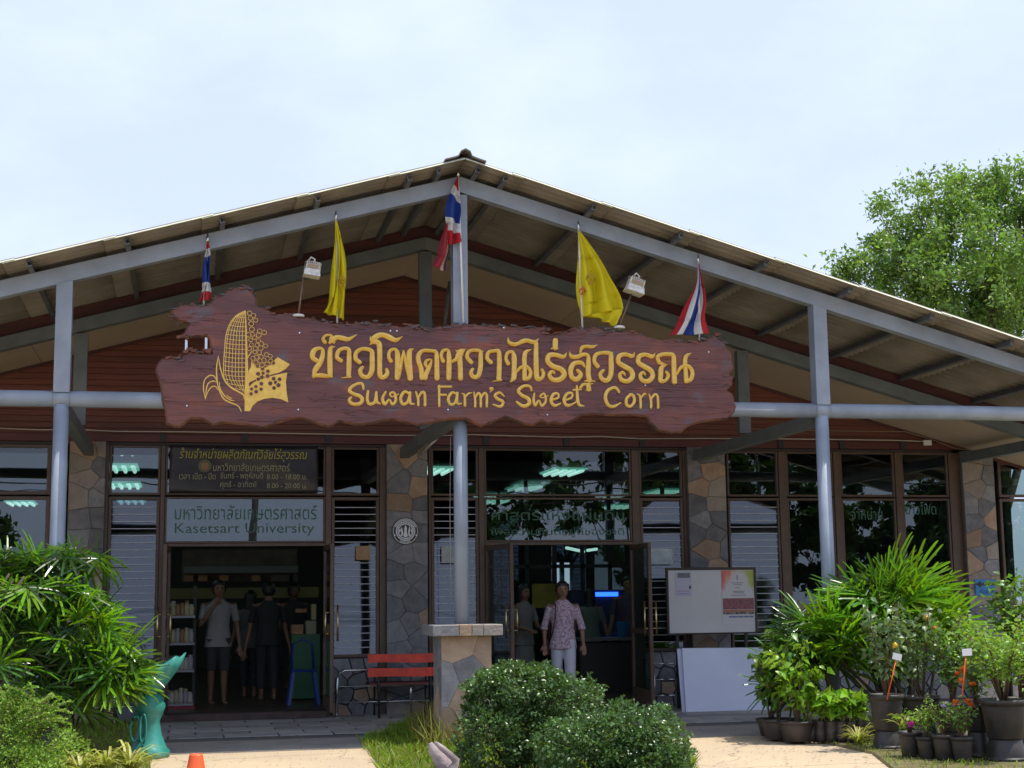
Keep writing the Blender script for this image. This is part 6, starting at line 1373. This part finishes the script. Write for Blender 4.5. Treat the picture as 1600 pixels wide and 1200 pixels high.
obox('red_tray', x0_-.02, x1_+.02, .85, 1.5, lev[0]-.12, lev[0]-.035, mat('red_tray', (.35, .02, .03), .5), SH)
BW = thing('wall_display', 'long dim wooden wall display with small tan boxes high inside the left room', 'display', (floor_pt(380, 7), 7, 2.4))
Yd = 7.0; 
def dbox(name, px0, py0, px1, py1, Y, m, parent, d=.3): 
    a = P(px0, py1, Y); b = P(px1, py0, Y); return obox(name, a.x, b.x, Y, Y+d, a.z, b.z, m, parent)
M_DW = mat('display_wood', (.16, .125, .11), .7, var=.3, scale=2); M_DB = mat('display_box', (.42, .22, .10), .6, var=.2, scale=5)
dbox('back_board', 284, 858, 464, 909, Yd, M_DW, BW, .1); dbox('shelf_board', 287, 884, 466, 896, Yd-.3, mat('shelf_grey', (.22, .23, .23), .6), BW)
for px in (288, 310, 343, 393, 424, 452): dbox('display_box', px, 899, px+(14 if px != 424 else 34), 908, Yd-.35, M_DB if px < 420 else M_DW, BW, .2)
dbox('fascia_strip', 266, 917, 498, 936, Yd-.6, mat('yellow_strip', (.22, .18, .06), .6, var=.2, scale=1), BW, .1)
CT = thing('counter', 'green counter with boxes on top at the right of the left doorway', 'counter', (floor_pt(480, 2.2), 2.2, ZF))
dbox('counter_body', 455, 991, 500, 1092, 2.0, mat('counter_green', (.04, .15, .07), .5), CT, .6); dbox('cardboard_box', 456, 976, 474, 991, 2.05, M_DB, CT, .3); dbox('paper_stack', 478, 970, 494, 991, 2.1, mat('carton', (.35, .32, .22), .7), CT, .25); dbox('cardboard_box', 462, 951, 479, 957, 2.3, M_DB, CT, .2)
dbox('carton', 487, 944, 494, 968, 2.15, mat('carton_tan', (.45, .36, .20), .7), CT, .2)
def stool(label, px, Y):
    x = floor_pt(px, Y); t = thing('plastic_stool', label, 'stool', (x, Y, ZF), 'blue plastic stools'); M_ = mat('blue_plastic', (.015, .05, .30), .4)
    bm = bmesh.new(); box(bm, x-.17, x+.17, Y-.16, Y+.16, ZF+.43, ZF+.46, 0, .012); build('seat', bm, M_, t)
    for sx_ in (-1, 1):
        for sy_ in (-1, 1):
            bm = bmesh.new(); a = Vector((x+sx_*.14, Y+sy_*.13, ZF+.43)); b = Vector((x+sx_*.20, Y+sy_*.18, ZF)); u = Vector((.022, 0, 0)); v = Vector((0, .022, 0)); hull8(bm, [b-u-v, b+u-v, b+u+v, b-u+v], [a-u-v, a+u-v, a+u+v, a-u+v]); build('leg', bm, M_, t)
    bm = bmesh.new(); tube(bm, [(x-.15, Y+.15, ZF+.46), (x-.13, Y+.19, ZF+.80), (x, Y+.2, ZF+.86), (x+.13, Y+.19, ZF+.80), (x+.15, Y+.15, ZF+.46)], .018, 8); build('back', bm, M_, t)
stool('blue plastic chair beside the green counter inside the left door', 474, 1.2); stool('blue plastic chair deep inside the right doorway', 968, 2.0)
# right room
def goods(label, nm, cat, fn): t = thing(nm, label, cat, (0, 0, 0)); fn(t); return t
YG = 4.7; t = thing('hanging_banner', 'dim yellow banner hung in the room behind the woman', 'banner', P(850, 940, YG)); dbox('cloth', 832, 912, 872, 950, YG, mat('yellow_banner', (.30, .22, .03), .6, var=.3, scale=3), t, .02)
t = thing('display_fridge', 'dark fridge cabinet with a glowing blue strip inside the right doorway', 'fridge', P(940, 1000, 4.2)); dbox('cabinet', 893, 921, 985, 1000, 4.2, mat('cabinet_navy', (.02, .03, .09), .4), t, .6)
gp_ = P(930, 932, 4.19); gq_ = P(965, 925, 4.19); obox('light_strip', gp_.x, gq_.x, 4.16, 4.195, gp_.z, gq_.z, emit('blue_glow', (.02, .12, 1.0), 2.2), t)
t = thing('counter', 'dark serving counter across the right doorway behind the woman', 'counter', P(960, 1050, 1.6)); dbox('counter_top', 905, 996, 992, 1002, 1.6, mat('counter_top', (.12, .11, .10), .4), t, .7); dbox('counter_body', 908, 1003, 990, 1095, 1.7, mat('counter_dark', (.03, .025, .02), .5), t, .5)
bk = P(974, 995, 1.75); t = thing('plastic_bucket', 'tall blue plastic tub standing on the dark counter', 'tub', bk); bm = bmesh.new(); lathe(bm, [(.065, 0), (.085, .22), (.09, .225), (.078, .22), (.06, .01)], (bk.x, 1.8, PZ(974, 996, 1.8)), 16); build('tub', bm, mat('tub_blue', (.03, .20, .45), .45), t)
t = thing('fluorescent_tube', 'bright slanting tube light deep in the right room', 'tube light', P(905, 860, 9)); otube('lamp_tube', [P(885, 856, 8), P(912, 862, 9)], .03, M_LAMP, t, 6); otube('lamp_tube', [P(918, 860, 9), P(932, 858, 8)], .03, M_LAMP, t, 6)

# ================================================================ people
def elring(bm, c, rx, ry, n=14, tilt=None):
    vs = []
    for k in range(n):
        p = Vector((rx*cos(2*pi*k/n), ry*sin(2*pi*k/n), 0)); vs.append(bm.verts.new(c+(tilt @ p if tilt else p)))
    return vs
def loft(bm, rings_, n=14, along=True):
    """rings_: (centre, rx, ry); rings stand square to the path"""
    out = []
    for i, (c, rx, ry) in enumerate(rings_):
        c = Vector(c); d = Vector(rings_[min(i+1, len(rings_)-1)][0])-Vector(rings_[max(i-1, 0)][0])
        q = d.to_track_quat('Z', 'Y').to_matrix() if (along and d.length > 1e-6) else None
        if q is not None:
            zc_ = d.normalized(); xa = Vector((1, 0, 0))-zc_*zc_.x
            if xa.length < .2: xa = Vector((0, 1, 0))-zc_*zc_.y
            xa.normalize(); ya = zc_.cross(xa); q = Matrix((xa, ya, zc_)).transposed()
        out.append(elring(bm, c, rx, ry, n, q))
    for A, B in zip(out, out[1:]):
        for k in range(n): bm.faces.new((A[k], A[(k+1) % n], B[(k+1) % n], B[k]))
    bm.faces.new(out[0][::-1]); bm.faces.new(out[-1])
def person(label, x, y, H, rz, shirt, trousers, skin, hair, arms=((.155, .02, .60, .20, .0, .42), (.155, .02, .60, .20, .0, .42)), short=.55, legs=.62, longhair=False, skirt=False, vox=.012, z=ZF, shirt_len=.46, female=True, stride=.03):
    """arms: per side elbow (out, fwd, up) and wrist (out, fwd, up) as shares of H; faces local -Y"""
    t = thing('person', label, 'person', (x, y, z), rz=RAD(rz)); s = H
    V3 = lambda a, b, c: Vector((a*s, b*s, c*s)); sw = .105 if female else .122
    def rm(name, bm, m, v=vox, parent=t):
        o = build(name, bm, m, parent, world=False); md = o.modifiers.new('r', 'REMESH'); md.mode = 'VOXEL'; md.voxel_size = v; md.use_smooth_shade = True
        sm_ = o.modifiers.new('s', 'SMOOTH'); sm_.iterations = 2; return o
    bm = bmesh.new()
    loft(bm, [(V3(0, .005, .50), .085*s, .062*s), (V3(0, .005, .56), .088*s, .062*s), (V3(0, .0, .64), .074*s, .052*s), (V3(0, -.003, .72), .090*s, .062*s), (V3(0, 0, .79), .098*s, .055*s), (V3(0, .003, .825), .070*s, .042*s), (V3(0, 0, .85), .032*s, .034*s), (V3(0, -.008, .885), .030*s, .033*s)])
    for i, sd in enumerate((1, -1)):
        fx = sd*(.050); st = stride*sd
        loft(bm, [(V3(fx*.95, 0, .53), .052*s, .058*s), (V3(fx, -st*.3, .42), .045*s, .050*s), (V3(fx, -st*.6, .29), .033*s, .036*s), (V3(fx, -st*.7+.01, .20), .030*s, .034*s), (V3(fx, -st*.8+.01, .06), .018*s, .020*s), (V3(fx, -st+.006, .02), .020*s, .028*s)])
        loft(bm, [(V3(fx, -st+.028, .018), .018*s, .016*s), (V3(fx, -st-.02, .018), .023*s, .016*s), (V3(fx, -st-.075, .012), .021*s, .009*s)])
        eo, ef, eu, wo, wf, wu = arms[i]; sh = V3(sd*sw, .0, .805); el = V3(sd*eo, -ef, eu); wr = V3(sd*wo, -wf, wu); hd = (wr-el).normalized()
        loft(bm, [(V3(sd*sw*.6, 0, .80), .028*s, .030*s), (sh, .028*s, .030*s), (sh.lerp(el, .4), .024*s, .026*s), (el, .020*s, .021*s), (el.lerp(wr, .35), .020*s, .020*s), (wr, .013*s, .014*s), (wr+hd*.02*s, .015*s, .012*s)], 10)
        loft(bm, [(wr, .013*s, .011*s), (wr+hd*.025*s, .022*s, .010*s), (wr+hd*.052*s, .022*s, .010*s)], 10)
        sidev = hd.cross(Vector((0, 1, 0))).normalized() if abs(hd.y) < .9 else Vector((1, 0, 0))
        for k in range(4):
            o_ = wr+hd*.048*s+sidev*((k-1.5)*.0105*s); l_ = (.038, .046, .043, .034)[k]*s; bend = Vector((0, -1, 0))*.010*s
            loft(bm, [(o_, .0055*s, .0055*s), (o_+hd*l_*.55, .005*s, .005*s), (o_+hd*l_+bend, .0042*s, .0042*s)], 7)
        o_ = wr+hd*.018*s-sidev*.016*s; loft(bm, [(o_, .007*s, .007*s), (o_+hd*.022*s-sidev*.016*s+Vector((0, -.008*s, 0)), .006*s, .006*s), (o_+hd*.042*s-sidev*.018*s+Vector((0, -.014*s, 0)), .005*s, .005*s)], 7)
    # head with brow, nose, chin and ears
    hc = .935; loft(bm, [(V3(0, -.012, .872), .022*s, .022*s), (V3(0, -.018, .885), .034*s, .036*s), (V3(0, -.010, .905), .042*s, .048*s), (V3(0, -.004, .935), .046*s, .056*s), (V3(0, 0, .965), .043*s, .053*s), (V3(0, .003, .988), .028*s, .034*s), (V3(0, .003, .998), .010*s, .012*s)], 16, along=False)
    loft(bm, [(V3(0, -.055, .938), .004*s, .004*s), (V3(0, -.064, .922), .007*s, .007*s), (V3(0, -.064, .912), .009*s, .008*s), (V3(0, -.050, .908), .008*s, .006*s)], 8)
    for sd in (1, -1): loft(bm, [(V3(sd*.046, .006, .912), .005*s, .009*s), (V3(sd*.049, .006, .93), .006*s, .013*s), (V3(sd*.047, .008, .945), .005*s, .009*s)], 8)
    rm('body', bm, mat('skin_%.2f' % skin[0], skin, .5, var=.1, scale=10), vox*.62)
    for sd in (1, -1):
        bm = bmesh.new(); bmesh.ops.create_uvsphere(bm, u_segments=10, v_segments=6, radius=.0085*s); bmesh.ops.scale(bm, verts=bm.verts, vec=(1.2, .5, .7)); bmesh.ops.translate(bm, verts=bm.verts, vec=V3(sd*.018, -.0535, .939)); build('eye', bm, mat('eye_dark', (.03, .02, .018), .2), t, world=False)
    bm = bmesh.new(); loft(bm, [(V3(-.018, -.054, .899), .002*s, .003*s), (V3(0, -.059, .898), .003*s, .005*s), (V3(.018, -.054, .899), .002*s, .003*s)], 6); build('mouth', bm, mat('lips', (.20, .07, .06), .5), t, world=False)
    bm = bmesh.new()
    loft(bm, [(V3(0, .028, .885 if not longhair else .80), (.035 if not longhair else .055)*s, .022*s), (V3(0, .022, .91), .050*s, .040*s), (V3(0, .016, .94), .054*s, .050*s), (V3(0, .006, .965), .053*s, .058*s), (V3(0, .0, .985), .044*s, .052*s), (V3(0, .0, 1.003), .026*s, .032*s), (V3(0, 0, 1.010), .008*s, .010*s)], 16, along=False)
    for sd in (1, -1): loft(bm, [(V3(sd*.046, .004, .98), .012*s, .03*s), (V3(sd*.050, .004, .95), .010*s, .026*s), (V3(sd*.050, .010, .915 if not longhair else .84), .008*s, .018*s)], 8, along=False)
    rm('hair', bm, mat('hair_dark', hair, .45, var=.3, scale=30), vox*.7)
    # shirt: torso and sleeves a little larger than the body
    bm = bmesh.new(); e = .012*s
    loft(bm, [(V3(0, .005, shirt_len), .106*s+e*.8, .080*s+e*.5), (V3(0, .005, .53), .093*s+e, .066*s+e), (V3(0, .0, .64), .078*s+e, .056*s+e), (V3(0, -.003, .73), .090*s+e, .064*s+e), (V3(0, 0, .79), .100*s+e*.6, .056*s+e*.7), (V3(0, .003, .832), .062*s, .046*s), (V3(0, .006, .85), .044*s, .040*s)])
    for i, sd in enumerate((1, -1)):
        eo, ef, eu, wo, wf, wu = arms[i]; sh = V3(sd*sw, .0, .802); el = V3(sd*eo, -ef, eu); wr = V3(sd*wo, -wf, wu)
        endp = sh.lerp(el, short*2) if short < .5 else el.lerp(wr, (short-.5)*2)
        path = [(V3(sd*sw*.55, 0, .785), .033*s, .034*s), (sh-Vector((0, 0, .006*s)), .030*s, .033*s)]+([(el, .029*s, .030*s)] if short >= .5 else [])+[(endp, .031*s, .032*s)]
        loft(bm, path, 12)
    rm('shirt', bm, shirt, vox*.8)
    bm = bmesh.new()
    if skirt: loft(bm, [(V3(0, 0, .28), .105*s, .09*s), (V3(0, 0, .42), .10*s, .078*s), (V3(0, .004, .55), .086*s, .062*s), (V3(0, .002, .60), .078*s, .056*s)])
    else:
        loft(bm, [(V3(0, .006, .475), .080*s, .066*s), (V3(0, .006, .53), .094*s, .069*s), (V3(0, .003, .60), .083*s, .060*s)])
        for sd in (1, -1):
            fx = sd*.050; st = stride*sd; zb = 1-legs-.30 if legs > .6 else .30
            loft(bm, [(V3(fx*.95, 0, .53), .056*s, .064*s), (V3(fx, -st*.3, .42), .051*s, .056*s), (V3(fx, -st*.6, .29), .044*s, .046*s)]+([(V3(fx*1.02, -st*.75, .12), .041*s, .043*s), (V3(fx*1.02, -st*.8, .10), .040*s, .042*s)] if legs > .6 else [(V3(fx, -st*.6, .27), .045*s, .047*s)]), 14)
    rm('skirt' if skirt else 'trousers', bm, trousers, vox*.8)
    for i, sd in enumerate((1, -1)):
        st = stride*sd; bm = bmesh.new(); loft(bm, [(V3(sd*.05, -st+.035, .006), .020*s, .006*s), (V3(sd*.05, -st-.02, .006), .025*s, .006*s), (V3(sd*.05, -st-.08, .006), .023*s, .005*s)], 10); build('sandal', bm, M_BLACK, t, world=False)
    return t
M_SHIRT = mat('floral_blouse', (.60, .49, .57), .75, col2=(.26, .13, .20), scale=48, thr=(.42, .62), detail=4)
M_WTR = mat('white_trousers', (.56, .57, .66), .7, var=.06, scale=8, bump=.2, bscale=12)
SK = (.24, .125, .075)
wx = PX(881, 1060, -.38); 
person('woman in a pink floral blouse and white trousers walking out of the right door', wx, -.38, 1.63, -8, M_SHIRT, M_WTR, SK, (.012, .010, .010), arms=((.150, .02, .64, .158, .05, .50), (.148, -.02, .64, .150, .0, .50)), short=.60, stride=.05, z=.06)
BG = thing('shoulder_bag', 'dark red shoulder bag hanging behind the walking woman by its strap', 'bag', (wx-.12, -.33, 1.0))
otube('strap', [(wx-.125, -.505, 1.37), (wx-.135, -.50, 1.20), (wx-.165, -.44, 1.0), (wx-.17, -.33, .92), (wx-.16, -.26, 1.10), (wx-.12, -.30, 1.385), (wx-.125, -.44, 1.41), (wx-.125, -.505, 1.37)], .009, mat('bag_leather', (.10, .015, .02), .45), BG, 6)
bm = bmesh.new(); box(bm, wx-.24, wx-.10, -.26, -.17, .72, .94, 0, .02); build('bag_body', bm, mat('bag_leather', (.10, .015, .02), .45), BG)
mw1 = mat('white_tshirt', (.30, .285, .28), .8, var=.05, scale=6); mdk = mat('dark_cloth', (.03, .03, .035), .8); mgy = mat('grey_cloth', (.025, .025, .027), .8); mkh = mat('dark_shorts', (.05, .05, .048), .8); mcr = mat('cream_dress', (.20, .185, .17), .8)  # cloth tones lowered to put the dim room's shade into them
person('man in a white T-shirt and dark shorts with a hand at his chin, left doorway', PX(340, 1060, 1.6), 1.6, 1.68, 8, mw1, mkh, SK, (.012, .01, .01), arms=((.155, .0, .62, .17, .03, .47), (.15, .05, .64, .05, .10, .80)), short=.36, legs=.4, female=False)
person('woman with long dark hair in a pale top standing left of the walking woman', PX(820, 1060, 1.3), 1.3, 1.58, 35, mcr, mat('grey_skirt', (.22, .21, .20), .8), SK, (.012, .01, .01), arms=((.145, .03, .63, .10, .13, .60), (.145, .03, .63, .10, .13, .60)), short=.36, longhair=True, skirt=True)
person('person in a pale blouse seen from behind, middle of the left doorway', PX(390, 1060, 3.0), 3.0, 1.55, 170, mat('pale_blouse', (.10, .10, .10), .8), mdk, SK, (.012, .01, .01), short=.36, longhair=True)  # blouse colour kept dark to carry the shade of the room
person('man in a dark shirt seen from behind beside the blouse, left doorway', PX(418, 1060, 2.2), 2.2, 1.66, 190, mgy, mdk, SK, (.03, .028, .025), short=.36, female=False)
person('person in dark clothes behind the green counter in the left doorway', PX(458, 1060, 4.6), 4.6, 1.66, 20, mdk, mdk, (.12, .065, .04), (.012, .01, .01), short=.36, female=False)  # skin darkened too, standing in for the unlit back of the room
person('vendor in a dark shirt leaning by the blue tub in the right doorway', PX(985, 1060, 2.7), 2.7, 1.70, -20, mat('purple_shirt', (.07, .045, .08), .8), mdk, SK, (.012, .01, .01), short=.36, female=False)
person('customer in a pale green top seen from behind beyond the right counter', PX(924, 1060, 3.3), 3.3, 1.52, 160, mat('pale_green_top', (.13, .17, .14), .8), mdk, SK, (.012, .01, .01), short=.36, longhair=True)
